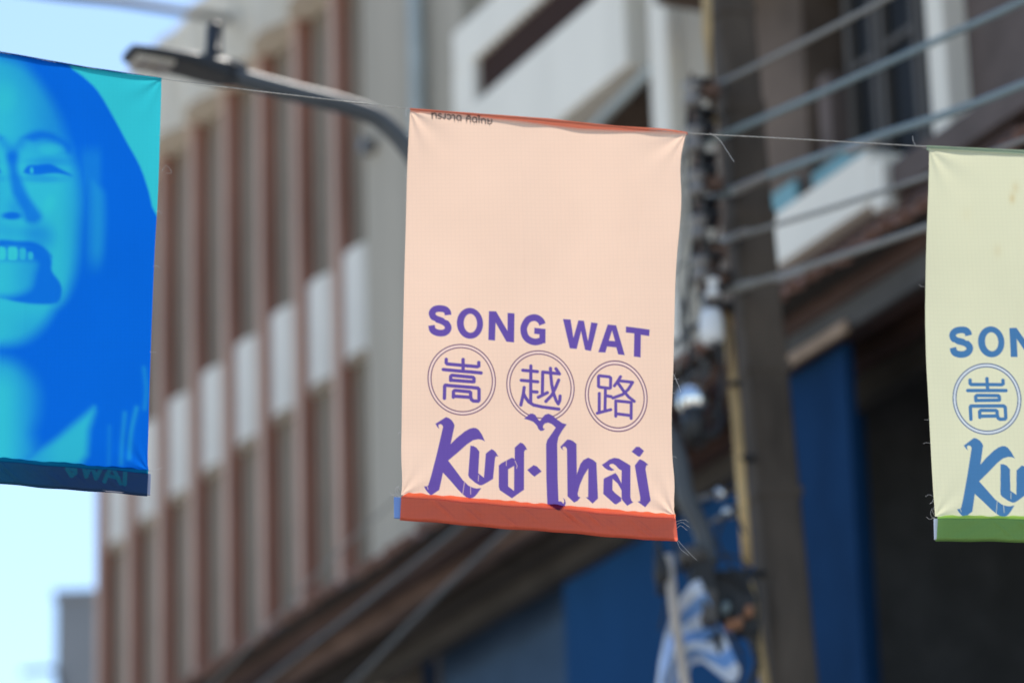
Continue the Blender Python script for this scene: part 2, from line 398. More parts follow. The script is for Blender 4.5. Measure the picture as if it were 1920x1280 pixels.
for r_ in range(3):
    for k in range(int((SE-SD)/.158)):
        jx, jz = random.uniform(-.012, .012), random.uniform(-.012, .012)
        if r_ == 0 and random.random() < .05: continue
        yy = .93 - r_*.30; zz = ze + .03 + r_*.30*math.tan(pitch) + r_*.004
        o = put('roof_tile', tm, rs, (.1+k*.158+jx, yy+random.uniform(-.02, .02), zz+jz), (-pitch+math.pi*0, 0, random.uniform(-.05, .05)))
        o.rotation_euler = (pitch, 0, math.pi+random.uniform(-.05, .05))
# shutters at street level
for k in range(10):
    dbox('shutter', 'navy_paint', SD+3+k*1.2, SD+4.1+k*1.2, -.019, .02, .1, 3.2, .01) if SD+4.1+k*1.2 < SE else None

# ------------------------------------------------------------------ far grey block
pz = on_plane(np.array(105.), np.array(1106.), np.array([0, 1., 0]), 46.)
fg = thing('far_block', 'distant flat-roofed grey block standing beyond the fin building', 'building', (pz[0]+1.5, 46, 0))
zt = float(pz[2])
box('wall', fg, 'far_grey', -1.5, 4, 0, 8, 0, zt-.12)
box('roof_slab', fg, 'far_grey', -1.53, 4.03, -.03, 8.03, zt-.12, zt, .02)
for zz in (zt-1.7, zt-3.2, zt-4.9):
    wn = box('window', fg, 'louvre_dark', -.3, .7, -.02, .0, zz, zz+.9); box('sill', wn, 'far_grey', -.35, .75, -.08, -.0205, zz-.08, zz-.001)
V, Fc = tube([(-1.9, -.1, zt-1.05), (-1.5, -.1, zt-1.02), (-1.42, -.1, zt-1.3)], .03); put('bracket', mesh('bracket', V, Fc, 'black_rubber'), fg)

# ------------------------------------------------------------------ utility pole
PY = 17.0
def onY(x, y, Y=PY): return on_plane(np.array(float(x)), np.array(float(y)), np.array([0, 1., 0]), Y)
pt = onY(1368, 0); pb_ = onY(1481, 1280)
axis = (pt-pb_)/(pt[2]-pb_[2]); base = pb_ - axis*pb_[2]; base[2] = .12
up = thing('utility_pole', 'dark square concrete utility pole with yellow conduit and insulator rack', 'utility pole', base)
def pole_at(z): return axis*(z-.12)
hw = lambda z: .128 - .0046*z
sec = []
V, Fc = [], []
zs = [0, 2, 4, 6, 8, 10, 11.0]
for z in zs:
    c = axis*z; h = hw(z); e = h*.82
    for (a, b) in ((-h, -e), (-e, -h), (e, -h), (h, -e), (h, e), (e, h), (-e, h), (-h, e)):
        V.append(c + np.array([a*math.cos(.25)-b*math.sin(.25), a*math.sin(.25)+b*math.cos(.25), 0]))
for i in range(len(zs)-1):
    for k in range(8): k2 = (k+1) % 8; Fc.append((i*8+k, i*8+k2, i*8+8+k2, i*8+8+k))
Fc.append(tuple(range(7, -1, -1))); Fc.append(tuple((len(zs)-1)*8+k for k in range(8)))
put('shaft', mesh('shaft', V, Fc, 'pole_concrete'), up)
# yellow conduit strip fixed on the left side of the pole
def conduit(p):
    pts = [onY(x, y, PY-.1)-base for x, y in p]
    V, Fc = tube(pts, .024, 10); return put('conduit', mesh('conduit', V, Fc, 'yellow_guard', True), up)
cd = conduit([(1322, -120), (1326, 60), (1338, 235)]); conduit([(1362, 580), (1372, 700), (1380, 770), (1392, 930), (1402, 1060)]); conduit([(1404, 1090), (1436, 1290), (1470, 1600)])
for x, y in ((1375, 722), (1400, 860), (1420, 1075)):
    c = onY(x, y, PY-.1)-base; V, Fc = lathe([(.036, -.012), (.040, 0), (.036, .012)], 12, c); put('strap', mesh('strap', V, Fc, 'black_rubber', True), up)
V, Fc = [], []
for z in (6.35, 6.95, 7.7, 8.25, 8.75):
    c = axis*z; h = hw(z)+.006; a, b = join((boxv(-h, h, -h, h, z-.025, z+.025), BOXF))
    V2 = [np.array([v[0]*math.cos(.25)-v[1]*math.sin(.25)+c[0], v[0]*math.sin(.25)+v[1]*math.cos(.25)+c[1], v[2]]) for v in a]
    put('band', mesh('band', V2, b, 'pole_concrete'), up)
# the rack: steel channel with spool insulators
rk = [onY(x, y, PY-.22)-base for x, y in ((1300, 150), (1325, 590))]
V, Fc = tube(rk, .022, 6); rack = put('rack', mesh('rack', V, Fc, 'steel'), up)
def spool(x, y, m='porcelain_grey', k=1.):
    c = onY(x, y, PY-.24)-base
    V, Fc = lathe([(.018, -.062*k), (.045*k, -.055*k), (.048*k, -.035*k), (.028*k, -.012*k), (.028*k, .012*k), (.048*k, .035*k), (.045*k, .055*k), (.018, .062*k)], 18, c)
    o = put('insulator', mesh('insulator', V, Fc, m, True), up)
    V, Fc = tube([c+np.array([0, 0, -.11]), c+np.array([0, 0, .11])], .009, 8); put('bolt', mesh('bolt', V, Fc, 'rust'), o)
    for zc_ in (.068, -.082): put('clevis', mesh('clevis', boxv(c[0]-.012, c[0]+.10, c[1]-.014, c[1]+.2, c[2]+zc_, c[2]+zc_+.014), BOXF, 'black_rubber'), o)
for x, y in ((1298, 178), (1302, 262), (1306, 345), (1310, 428), (1314, 505)): spool(x, y)
spool(1336, 540, 'porcelain_white', .75)
c = onY(1334, 612, PY-.26)-base
V, Fc = lathe([(.02, .085), (.045, .075), (.055, .03), (.056, -.03), (.05, -.07), (.035, -.085), (.01, -.09)], 20, c)
put('bell_insulator', mesh('bell_insulator', V, Fc, 'porcelain_white', True), up)
for x, y in ((1330, 170), (1336, 345), (1342, 470), (1345, 520)):
    c = onY(x, y, PY-.2)-base; V, Fc = bevel_box(c[0]-.03, c[0]+.05, c[1]-.03, c[1]+.05, c[2]-.03, c[2]+.03, .008); put('bracket_plate', mesh('bracket_plate', V, Fc, 'rust'), up)

for p, rr, m in (([(1296, 150), (1286, 300), (1300, 430), (1288, 560), (1292, 690), (1278, 800), (1290, 960)], .009, 'black_rubber'), ([(1312, 200), (1322, 330), (1304, 470), (1326, 590), (1352, 680), (1346, 790)], .008, 'black_rubber'),
                ([(1290, 262), (1270, 330), (1282, 420), (1268, 520), (1280, 620), (1268, 700)], .007, 'cable_grey'), ([(1330, 345), (1350, 400), (1338, 470), (1352, 560), (1368, 640), (1360, 740)], .007, 'rust'), ([(1300, 520), (1275, 600), (1300, 660), (1330, 690), (1310, 720)], .01, 'cable_dark')):
    V, Fc = tube(smooth_path([onY(x, y, PY-.2)-base for x, y in p]), rr, 8); put('lead', mesh('lead', V, Fc, m, True), up)
# ------------------------------------------------------------------ power cables
nP = 1.95
def cable(label, pts, rad, m='cable_grey', n=nP, clamps=(), name='power_cable', group='cables tied to the utility pole'):
    P = [fac(x, y, n) if len(q) == 0 else fac(x, y, q[0]) for (x, y, *q) in pts]
    loc = P[0]; V, Fc = tube(rel(smooth_path(P), loc), rad, 10)
    t = thing(name, label, 'cable', loc, 0, group)
    put('strand', mesh('strand', V, Fc, m, True), t)
    for (x, y, x2, y2, rr, mm) in clamps:
        a, b = fac(x, y, n), fac(x2, y2, n); V, Fc = tube(rel([a, a*.85+b*.15, a*.2+b*.8, b], loc), [rr*.5, rr, rr*.8, rr*.4], 10)
        put('clamp', mesh('clamp', V, Fc, mm, True), t)
    return t
cable('grey power cable tied to the topmost insulator of the pole', [(1318, 172), (1430, 118), (1660, 0), (2000, -190), (2700, -560)], .014)
cable('grey cable crossing in front of the white column from the second insulator', [(1322, 268), (1500, 192), (1760, 75), (1920, 2), (2300, -180), (3000, -500)], .016, 'cable_blue')
cable('bluish cable with pale clamps tied to the middle insulator', [(1316, 378), (1360, 362), (1450, 325), (1640, 258), (1780, 212), (1920, 158), (2300, 0), (3000, -280)], .018, 'cable_blue',
      clamps=((1370, 362, 1455, 322, .026, 'porcelain_grey'), (1585, 285, 1650, 262, .022, 'porcelain_grey')))
cable('thin grey cable crossing in front of the white parapet', [(1320, 462), (1400, 438), (1560, 390), (1740, 330), (1920, 262), (2400, 70), (3000, -180)], .011, clamps=((1352, 455, 1408, 432, .024, 'porcelain_grey'),))
cable('lowest grey cable leaving the pole across the dark fascia', [(1330, 548), (1400, 535), (1540, 492), (1740, 425), (1920, 360), (2400, 170), (3000, -80)], .016, clamps=((1372, 545, 1420, 528, .028, 'cable_grey'), (1455, 525, 1520, 503, .02, 'porcelain_grey')))
cable('bluish grey cable descending over the tiled eave', [(1318, 600), (1150, 740), (877, 975), (700, 1118), (493, 1282), (200, 1520), (-200, 1850)], .015, 'cable_dark')
cable('grey cable hanging across the brown soffit beams', [(1322, 690), (1150, 815), (952, 992), (800, 1138), (660, 1282), (400, 1540), (100, 1830)], .016, 'cable_dark')
cable('thin pale cable strung across the lower red fins', [(1312, 470), (1000, 720), (730, 946), (600, 1068), (460, 1217), (200, 1490), (-100, 1800)], .007)
P = [onY(-300, -80, 20), onY(60, -16, 22.), onY(230, 4, 24.), onY(372, 27, 27.), fac(440, 38, .02)]
V, Fc = tube(rel(smooth_path(P), P[0]), .034); t = thing('sky_cable', 'single blurred cable running through the sky to the fin building roof', 'cable', P[0]); put('strand', mesh('strand', V, Fc, 'cable_dark', True), t)

# ------------------------------------------------------------------ street lamp on a curved arm
AN = N; side = np.array([-N[1], N[0], 0])
armc = float(side @ (onY(1340, 1040, PY-.25)))
def arm(x, y): return on_plane(np.array(float(x)), np.array(float(y)), side, armc)
Lb = arm(1329, 1062)
sl = thing('street_lamp', 'dark flat street lamp head on a long curved grey arm', 'street lamp', Lb)
pts = [(1330, 1062), (1318, 998), (1286, 930), (1266, 842), (1200, 742), (1060, 620), (920, 500), (830, 385), (768, 284), (712, 225), (650, 199), (560, 176), (470, 152), (428, 138)]
V, Fc = tube(rel(smooth_path([arm(*p) for p in pts], 6), Lb), .043, 14); put('arm', mesh('arm', V, Fc, 'arm_grey', True), sl)
a0, a1 = arm(440, 137), arm(238, 100)
ax = (a1-a0); Ln = np.linalg.norm(ax); ax /= Ln
upv = np.array([0, 0, 1.]) - ax*ax[2]; upv /= np.linalg.norm(upv); sd_ = np.cross(upv, ax)
def head_pt(t, b, h): return a0 + ax*t*Ln + sd_*b + upv*h - Lb
prof = [(-.10, .045, -.05, .045), (0, .055, -.062, .06), (.10, .09, -.065, .055), (.3, .12, -.05, .04), (.5, .14, -.030, .034), (.8, .14, -.022, .030), (.97, .12, -.016, .026), (1.0, .09, -.010, .02)]
V, Fc = [], []
for (t_, b, lo, hi) in prof:
    for (bb, hh) in ((-b, lo*.6), (-b*.85, lo), (b*.85, lo), (b, lo*.6), (b, hi*.4), (b*.7, hi), (-b*.7, hi), (-b, hi*.4)): V.append(head_pt(t_, bb*.72, hh*.85))
for i in range(len(prof)-1):
    for k in range(8): k2 = (k+1) % 8; Fc.append((i*8+k, i*8+k2, i*8+8+k2, i*8+8+k))
Fc.append(tuple(range(7, -1, -1))); Fc.append(tuple((len(prof)-1)*8+k for k in range(8)))
hd = put('lamp_head', mesh('lamp_head', V, Fc, 'lamp_grey'), sl)
V = [head_pt(t_, b, h) for h in (-.040, -.022) for t_, b in ((.60, -.07), (.94, -.065), (.94, .065), (.60, .07))]
put('lens', mesh('lens', V, BOXF, 'lamp_lens'), hd)
for i, (t0, t1, b0_, b1_) in enumerate(((.62, .76, -.06, .06), (.79, .92, -.055, .055))):
    V = [head_pt(t_, b, h) for h in (-.048, -.041) for t_, b in ((t0, b0_), (t1, b0_), (t1, b1_), (t0, b1_))]; put('led_module', mesh('led_module', V, BOXF, 'porcelain_grey'), hd)
c = head_pt(.20, 0, .05)
V, Fc = lathe([(.042, -.02), (.042, .03), (.038, .032), (.038, .15), (.03, .165)], 16, c, upv); put('photocell', mesh('photocell', V, Fc, 'lamp_grey', True), hd)
for (xa, ya, xb, yb) in ((1300, 938, 1378, 918), (1335, 978, 1382, 952)):
    a, b = arm(xa, ya)-Lb, onY(xb, yb, PY-.15)-Lb; V, Fc = tube([a, b], .014, 10); o = put('brace', mesh('brace', V, Fc, 'steel', True), sl)
    V, Fc = lathe([(.02, -.02), (.028, -.01), (.028, .012), (.012, .022)], 12, a*.35+b*.65, b-a); put('nut', mesh('nut', V, Fc, 'chrome', True), o)
c = arm(1300, 1042)-Lb
V, Fc = lathe([(.072, -.03), (.074, 0), (.06, .03), (.03, .045), (.005, .05)], 18, c); put('clamp_cap', mesh('clamp_cap', V, Fc, 'frame_grey', True), sl)

# ------------------------------------------------------------------ small things on the pole
def pt_(x, y, d=.3): return onY(x, y, PY-d)
c = pt_(1299, 750, .34)
dl = thing('dome_fixture', 'round shiny chrome dome fixture bracketed to the pole beside the lamp arm', 'fixture', c)
V, Fc = lathe([(.058, -.05), (.068, -.028), (.072, 0), (.069, .022), (.060, .042), (.044, .058), (.024, .068), (.004, .072)], 28); put('cap', mesh('cap', V, Fc, 'chrome', True), dl)
V, Fc = lathe([(.012, -.19), (.045, -.18), (.05, -.11), (.054, -.052)], 20); put('body', mesh('body', V, Fc, 'lamp_grey', True), dl)
V, Fc = tube(smooth_path([(.03, 0, -.15), (.09, .02, -.17), (.13, .1, -.08), (.14, .2, .05)]), .012); put('bracket', mesh('bracket', V, Fc, 'black_rubber', True), dl)
c = pt_(1340, 1130, .25)
jb = thing('junction_box', 'dark cable junction box with orange connectors strapped low on the pole', 'junction box', c)
def jb_box(m, x, y, w_, h_, d=.25, nm='connector', par=None, dep=.07):
    q = pt_(x, y, d)-c; k = 17.8/7200
    V, Fc = bevel_box(q[0]-w_*k/2, q[0]+w_*k/2, q[1]-dep, q[1]+dep, q[2]-h_*k/2, q[2]+h_*k/2, .008); return put(nm, mesh(nm, V, Fc, m), par or jb)
bd = jb_box('black_rubber', 1366, 1120, 78, 92, .2, 'body'); jb_box('black_rubber', 1318, 1092, 42, 70, .28, 'body'); jb_box('black_rubber', 1395, 1155, 44, 70, .24, 'body')
jb_box('frame_grey', 1330, 1140, 26, 60, .36, 'cover')
for x, y, m in ((1384, 1168, 'orange_plastic'), (1404, 1146, 'orange_plastic'), (1368, 1172, 'orange_plastic'), (1322, 1158, 'rust'), (1360, 1140, 'cable_blue')):
    q = pt_(x, y, .34)-c; V, Fc = lathe([(.008, -.028), (.019, -.024), (.021, 0), (.018, .024), (.008, .03)], 12, q, (.3, -.4, 1)); put('connector', mesh('connector', V, Fc, m, True), jb)
for (p, rr) in (([(1312, 1060), (1250, 1075), (1235, 1110), (1262, 1100)], .012), ([(1400, 1180), (1420, 1240), (1400, 1300), (1380, 1400)], .016), ([(1345, 1160), (1352, 1230), (1372, 1300), (1380, 1400)], .016), ([(1380, 1075), (1345, 1010), (1372, 960), (1396, 1000)], .007),
                ([(1262, 1010), (1300, 1090), (1350, 1075), (1410, 1110), (1402, 1190)], .008), ([(1282, 1120), (1262, 1180), (1300, 1215), (1352, 1190), (1390, 1230), (1376, 1330)], .009), ([(1240, 1000), (1228, 1050), (1246, 1120), (1238, 1180)], .006), ([(1322, 1070), (1360, 1040), (1400, 1060), (1424, 1130), (1418, 1220)], .007),
                ([(1330, 790), (1352, 740), (1350, 660), (1338, 640)], .012), ([(1340, 800), (1310, 838), (1282, 812), (1278, 770)], .011)):
    V, Fc = tube(smooth_path([pt_(x, y, .3)-c for x, y in p]), rr, 8); put('lead', mesh('lead', V, Fc, 'black_rubber', True), jb)
c = pt_(1242, 1070, .5)
pc = thing('hanging_connector', 'small dark cable connector hanging below the peach banner', 'connector', c)
V, Fc = lathe([(.01, -.06), (.035, -.05), (.04, 0), (.03, .05), (.012, .09)], 14); put('shell', mesh('shell', V, Fc, 'black_rubber', True), pc)
V, Fc = tube(smooth_path([(0, 0, .08), (-.02, .02, .16), (-.03, .1, .3)]), .01); put('lead', mesh('lead', V, Fc, 'black_rubber', True), pc)
# flag on a beige stick
c = pt_(1285, 1300, .45)
fl = thing('striped_flag', 'pale blue and white striped flag drooping from a beige stick by the pole', 'flag', c)
V, Fc = tube([pt_(1252, 1040, .5)-c, pt_(1266, 1160, .5)-c, pt_(1286, 1290, .5)-c, pt_(1310, 1500, .5)-c], .023, 12); put('stick', mesh('stick', V, Fc, 'stick_beige', True), fl)
fe = [((1312, 1084), (1392, 1265)), ((1296, 1092), (1370, 1282)), ((1275, 1120), (1345, 1262)), ((1258, 1150), (1318, 1240)), ((1246, 1190), (1296, 1245)), ((1236, 1240), (1284, 1290)), ((1230, 1290), (1280, 1340)), ((1226, 1350), (1276, 1390))]
NS = 7
def flag_pt(i, j):
    a, b = np.array(fe[i][0], float), np.array(fe[i][1], float); t_ = j/NS
    # outer rim to inner rim of a drooping fold
    q = a*(1-t_)+b*t_; d = .34 + .07*math.sin(i*1.3+t_*5) + .05*math.sin(t_*9+i)
    return pt_(q[0], q[1], d)-c
for j in range(NS):
    V, Fc = [], []
    sub = 4
    for i in range(len(fe)):
        for k in range(sub+1): V.append(flag_pt(i, j+k/sub))
    for i in range(len(fe)-1):
        for k in range(sub): Fc.append((i*(sub+1)+k, i*(sub+1)+k+1, (i+1)*(sub+1)+k+1, (i+1)*(sub+1)+k))
    put('stripe', mesh('stripe', V, Fc, 'flag_white' if j % 2 == 0 else 'flag_blue', True), fl)

# ------------------------------------------------------------------ the banners
BN = np.array([-.08, 1., 0]); BN /= np.linalg.norm(BN); BC = 10.3
BX = np.array([1., .08, 0]); BX /= np.linalg.norm(BX)
def bp(x, y, d=0.):                          # banner plane, d metres towards the viewer side
    return on_plane(np.asarray(x, float), np.asarray(y, float), BN, BC) - BN*np.asarray(d)[..., None]
def inpoly(x, y, poly):
    r = np.zeros(x.shape, bool); n = len(poly)
    for i in range(n):
        x0, y0 = poly[i]; x1, y1 = poly[(i+1) % n]
        if y0 == y1: continue
        c_ = ((y0 > y) != (y1 > y)) & (x < (x1-x0)*(y-y0)/(y1-y0)+x0); r ^= c_
    return r
def dist_line(x, y, pts):
    d = np.full(x.shape, 1e9)
    for (x0, y0), (x1, y1) in zip(pts[:-1], pts[1:]):
        L2 = (x1-x0)**2+(y1-y0)**2+1e-9; t_ = np.clip(((x-x0)*(x1-x0)+(y-y0)*(y1-y0))/L2, 0, 1)
        d = np.minimum(d, np.hypot(x-x0-t_*(x1-x0), y-y0-t_*(y1-y0)))
    return d
def tr(pts, k, ox, oy): return [(x/k+ox, y/k+oy) for x, y in pts]
def sm(pts, per=6): return [tuple(p) for p in smooth_path(pts, per)]
INK = []                                     # (kind, data, half width, ink index)
def poly(p, k, ox, oy, hole=None): INK.append(('p', tr(p, k, ox, oy), tr(hole, k, ox, oy) if hole else None, 0))
def stroke(p, hw_, k, ox, oy, ink=0, curve=False):
    q = tr(p, k, ox, oy); INK.append(('s', sm(q) if curve else q, hw_, ink))
# SONG WAT
K = (7.68, 790, 560)
S_ = [(385, 228), (378, 185), (340, 148), (270, 136), (200, 148), (158, 192), (165, 243), (210, 283), (280, 308), (350, 343), (388, 400), (375, 450), (330, 482), (265, 489), (200, 472), (160, 440), (148, 380)]
INK.append(('b', sm(tr(S_, *K)), 48/7.68, 0))
INK.append(('o', ((700/7.68+790, 355/7.68+560, 188/7.68, 223/7.68), (706/7.68+790, 354/7.68+560, 94/7.68, 136/7.68)), .06, 0))
poly([(972, 185), (1075, 188), (1240, 465), (1240, 208), (1342, 212), (1335, 630), (1225, 622), (1068, 350), (1060, 608), (963, 600)], *K)
G_ = [(1745, 366), (1722, 318), (1670, 278), (1612, 270), (1540, 298), (1492, 368), (1474, 440), (1494, 530), (1550, 592), (1640, 620), (1735, 600)]
INK.append(('b', sm(tr(G_, *K)), 49/7.68, 0))
poly([(1628, 415), (1790, 432), (1788, 635), (1700, 650), (1700, 510), (1625, 502)], *K)
K = (9.6, 1040, 580)
poly([(150, 165), (290, 172), (340, 500), (430, 185), (530, 195), (602, 560), (660, 222), (778, 242), (655, 740), (550, 718), (478, 385), (400, 700), (275, 690)], *K)
poly([(955, 270), (1105, 290), (1260, 830), (1140, 815), (1108, 690), (945, 668), (912, 775), (785, 765)], *K, hole=[(1032, 385), (1085, 575), (975, 562)])
poly([(1280, 315), (1708, 368), (1700, 485), (1550, 465), (1545, 870), (1422, 855), (1430, 440), (1278, 425)], *K)
# round emblems: pale ring between two thin dark rings
for (cx, cy, rx, ry, sh) in ((865.7, 711.5, 63.6, 66.6, .06), (1013.5, 723.5, 63.8, 66.5, .06), (1155.5, 743, 58.3, 66.3, .08)):
    INK.append(('ring', (cx, cy, rx, ry, sh), 0, 0))
def strokes(K_, hw_, lst):
    for q in lst: stroke(q, hw_, *K_)
K4 = (8.533, 790, 635)
strokes(K4, 3.25, [[(400, 322), (398, 375), (415, 395), (895, 452), (918, 440), (918, 385)], [(668, 330), (668, 505)], [(352, 484), (955, 552)], [(470, 660), (470, 595), (490, 578), (825, 620), (842, 640), (842, 690), (820, 692), (490, 658), (470, 645)],
    [(370, 945), (375, 750), (385, 735), (900, 792), (922, 815), (922, 985), (905, 1002), (830, 998), (800, 975), (788, 930), (788, 865), (770, 850), (535, 822), (515, 840), (513, 930)], [(530, 915), (790, 940)]])
K5 = (8.533, 935, 650)
strokes(K5, 3.1, [[(385, 375), (620, 395)], [(515, 305), (512, 900)], [(362, 535), (625, 558)], [(520, 715), (615, 722)], [(408, 650), (395, 750), (355, 930)], [(405, 760), (430, 810), (480, 880), (560, 930), (700, 960), (965, 990)],
    [(975, 425), (705, 402), (700, 740)], [(635, 805), (780, 730)], [(830, 340), (835, 450), (850, 600), (880, 740), (920, 850), (955, 905), (980, 850), (985, 780)], [(962, 525), (910, 650), (850, 770), (755, 870)], [(918, 345), (960, 405)]])
K6 = (8.533, 1085, 665)
strokes(K6, 2.9, [[(318, 500), (318, 345), (330, 332), (490, 355), (512, 375), (508, 530), (490, 538), (335, 515), (318, 500)], [(428, 540), (420, 880)], [(430, 655), (520, 672)], [(330, 615), (328, 920)], [(298, 932), (512, 880)],
    [(668, 355), (615, 440), (570, 500)], [(640, 420), (862, 445), (790, 560), (700, 640), (545, 695)], [(630, 460), (720, 590), (800, 680), (888, 748)], [(592, 985), (592, 740), (840, 765), (838, 1020)], [(595, 945), (835, 975)]])
# Kud . Thai
K = (7.111, 780, 770)
poly([(260, 165), (330, 122), (400, 78), (440, 92), (480, 125), (505, 165), (515, 195), (490, 310), (462, 440), (540, 362), (650, 275), (715, 240), (765, 228), (800, 232), (835, 255), (880, 320), (920, 410), (880, 388), (830, 380), (760, 395), (680, 448), (560, 553), (430, 660), (530, 795), (620, 920), (700, 997), (760, 1025), (810, 1035), (870, 1028), (820, 1100), (785, 1140), (755, 1160), (710, 1168), (670, 1152), (620, 1112), (560, 1050), (460, 930), (360, 820), (335, 940), (310, 1050), (200, 1125), (150, 1075), (125, 1040), (108, 1000), (140, 1000), (165, 985), (200, 870), (280, 560), (362, 205), (345, 178), (320, 170), (300, 185), (302, 205), (312, 235), (285, 210)], *K)
poly([(725, 465), (765, 470), (805, 492), (845, 545), (830, 830), (905, 890), (930, 570), (1005, 510), (1035, 522), (1065, 552), (1098, 608), (1070, 602), (1055, 625), (1028, 905), (930, 965), (880, 990), (850, 992), (790, 960), (712, 895), (695, 860)], *K)
K = (6.4, 920, 770)
poly([(97, 655), (130, 625), (250, 562), (275, 565), (288, 580), (288, 440), (355, 380), (385, 390), (412, 418), (438, 465), (415, 468), (402, 490), (400, 945), (255, 1048), (110, 950), (97, 910)], *K, hole=[(210, 700), (282, 660), (280, 958), (210, 905)])
poly([(438, 708), (515, 650), (555, 665), (612, 725), (525, 790), (490, 762)], *K)
poly([(400, 95), (475, 32), (505, 32), (535, 48), (565, 95), (590, 125), (615, 85), (650, 45), (695, 30), (740, 50), (800, 100), (860, 140), (915, 155), (860, 230), (815, 310), (800, 390), (805, 800), (815, 1080), (850, 1083), (872, 1110), (885, 1080), (870, 1040), (892, 1060), (903, 1100), (890, 1140), (860, 1180), (810, 1212), (760, 1180), (680, 1120), (668, 800), (665, 400), (680, 345), (740, 260), (782, 195), (735, 155), (690, 138), (650, 150), (628, 178), (630, 205), (652, 215), (630, 235), (600, 240), (575, 220), (555, 175), (510, 130), (450, 108)], *K)
K = (7.53, 1040, 800)
poly([(80, 275), (180, 170), (225, 175), (265, 195), (310, 235), (315, 660), (335, 600), (365, 515), (410, 460), (475, 430), (540, 462), (590, 505), (612, 1010), (535, 1082), (440, 990), (472, 990), (475, 585), (410, 690), (355, 820), (325, 940), (335, 980), (365, 990), (325, 1040), (275, 1065), (182, 975), (175, 300), (150, 272), (120, 272), (112, 295), (128, 325), (100, 305)], *K)
poly([(665, 535), (720, 500), (770, 462), (840, 437), (905, 447), (960, 480), (1030, 520), (1070, 548), (1070, 990), (1085, 1040), (1110, 1062), (1025, 1112), (960, 1040), (945, 1010), (942, 780), (945, 615), (905, 595), (860, 545), (825, 522), (790, 525), (768, 545), (800, 580), (845, 608), (800, 622), (745, 608), (700, 575)], *K)
poly([(690, 740), (700, 725), (858, 650), (890, 690), (925, 760), (945, 800), (945, 900), (930, 870), (890, 800), (818, 735), (815, 890), (850, 930), (940, 1000), (940, 1045), (870, 1092), (845, 1088), (685, 945)], *K)
poly([(1085, 350), (1150, 282), (1195, 282), (1262, 340), (1205, 420), (1180, 420)], *K)
poly([(1130, 545), (1195, 460), (1215, 460), (1270, 490), (1320, 535), (1295, 545), (1282, 595), (1355, 1040), (1278, 1135), (1170, 1055), (1205, 1045), (1208, 1000), (1165, 760)], *K)
# thai line under the top fold
TH = []
K = (13.71, 795, 195)
for q in ([(205, 235), (215, 370)], [(215, 262), (255, 237), (298, 247), (315, 282), (315, 370)], [(440, 267), (400, 257), (367, 275), (380, 308), (430, 325), (447, 350), (420, 380), (365, 370)],
          [(545, 265), (545, 370), (525, 390), (485, 360)], [(595, 290), (640, 280), (685, 310), (690, 370), (650, 405), (600, 385)], [(720, 295), (760, 290), (785, 320), (785, 425)],
          [(950, 435), (950, 330), (920, 305), (870, 305), (840, 345), (845, 400), (880, 430), (935, 420)], [(1095, 455), (1095, 360), (1120, 330), (1165, 325), (1190, 350), (1195, 465)], [(1100, 402), (1150, 390)],
          [(1110, 280), (1150, 297), (1195, 290)], [(1355, 480), (1350, 370), (1320, 345), (1270, 350), (1245, 390), (1250, 450), (1290, 475), (1340, 460)], [(1415, 485), (1415, 320), (1432, 302), (1380, 300)],
          [(1472, 388), (1485, 490)], [(1485, 402), (1530, 377), (1575, 402), (1582, 505)], [(1640, 385), (1645, 430), (1690, 440)], [(1650, 440), (1638, 500), (1690, 520), (1735, 490), (1742, 400)]):
    INK.append(('s', tr(q, *K), 1.1, 1))
TEAR = [tr(q, 7.111, 780, 770) for q in ([(645, 955), (622, 1115)], [(728, 1010), (728, 1110)], [(835, 860), (830, 935)], [(148, 985), (160, 1040)])] + [tr(q, 6.4, 920, 770) for q in ([(188, 600), (188, 655)], [(292, 600), (318, 660), (310, 690)])]
def ss(a, b, v): t_ = np.clip((v-a)/(b-a), 0, 1); return t_*t_*(3-2*t_)
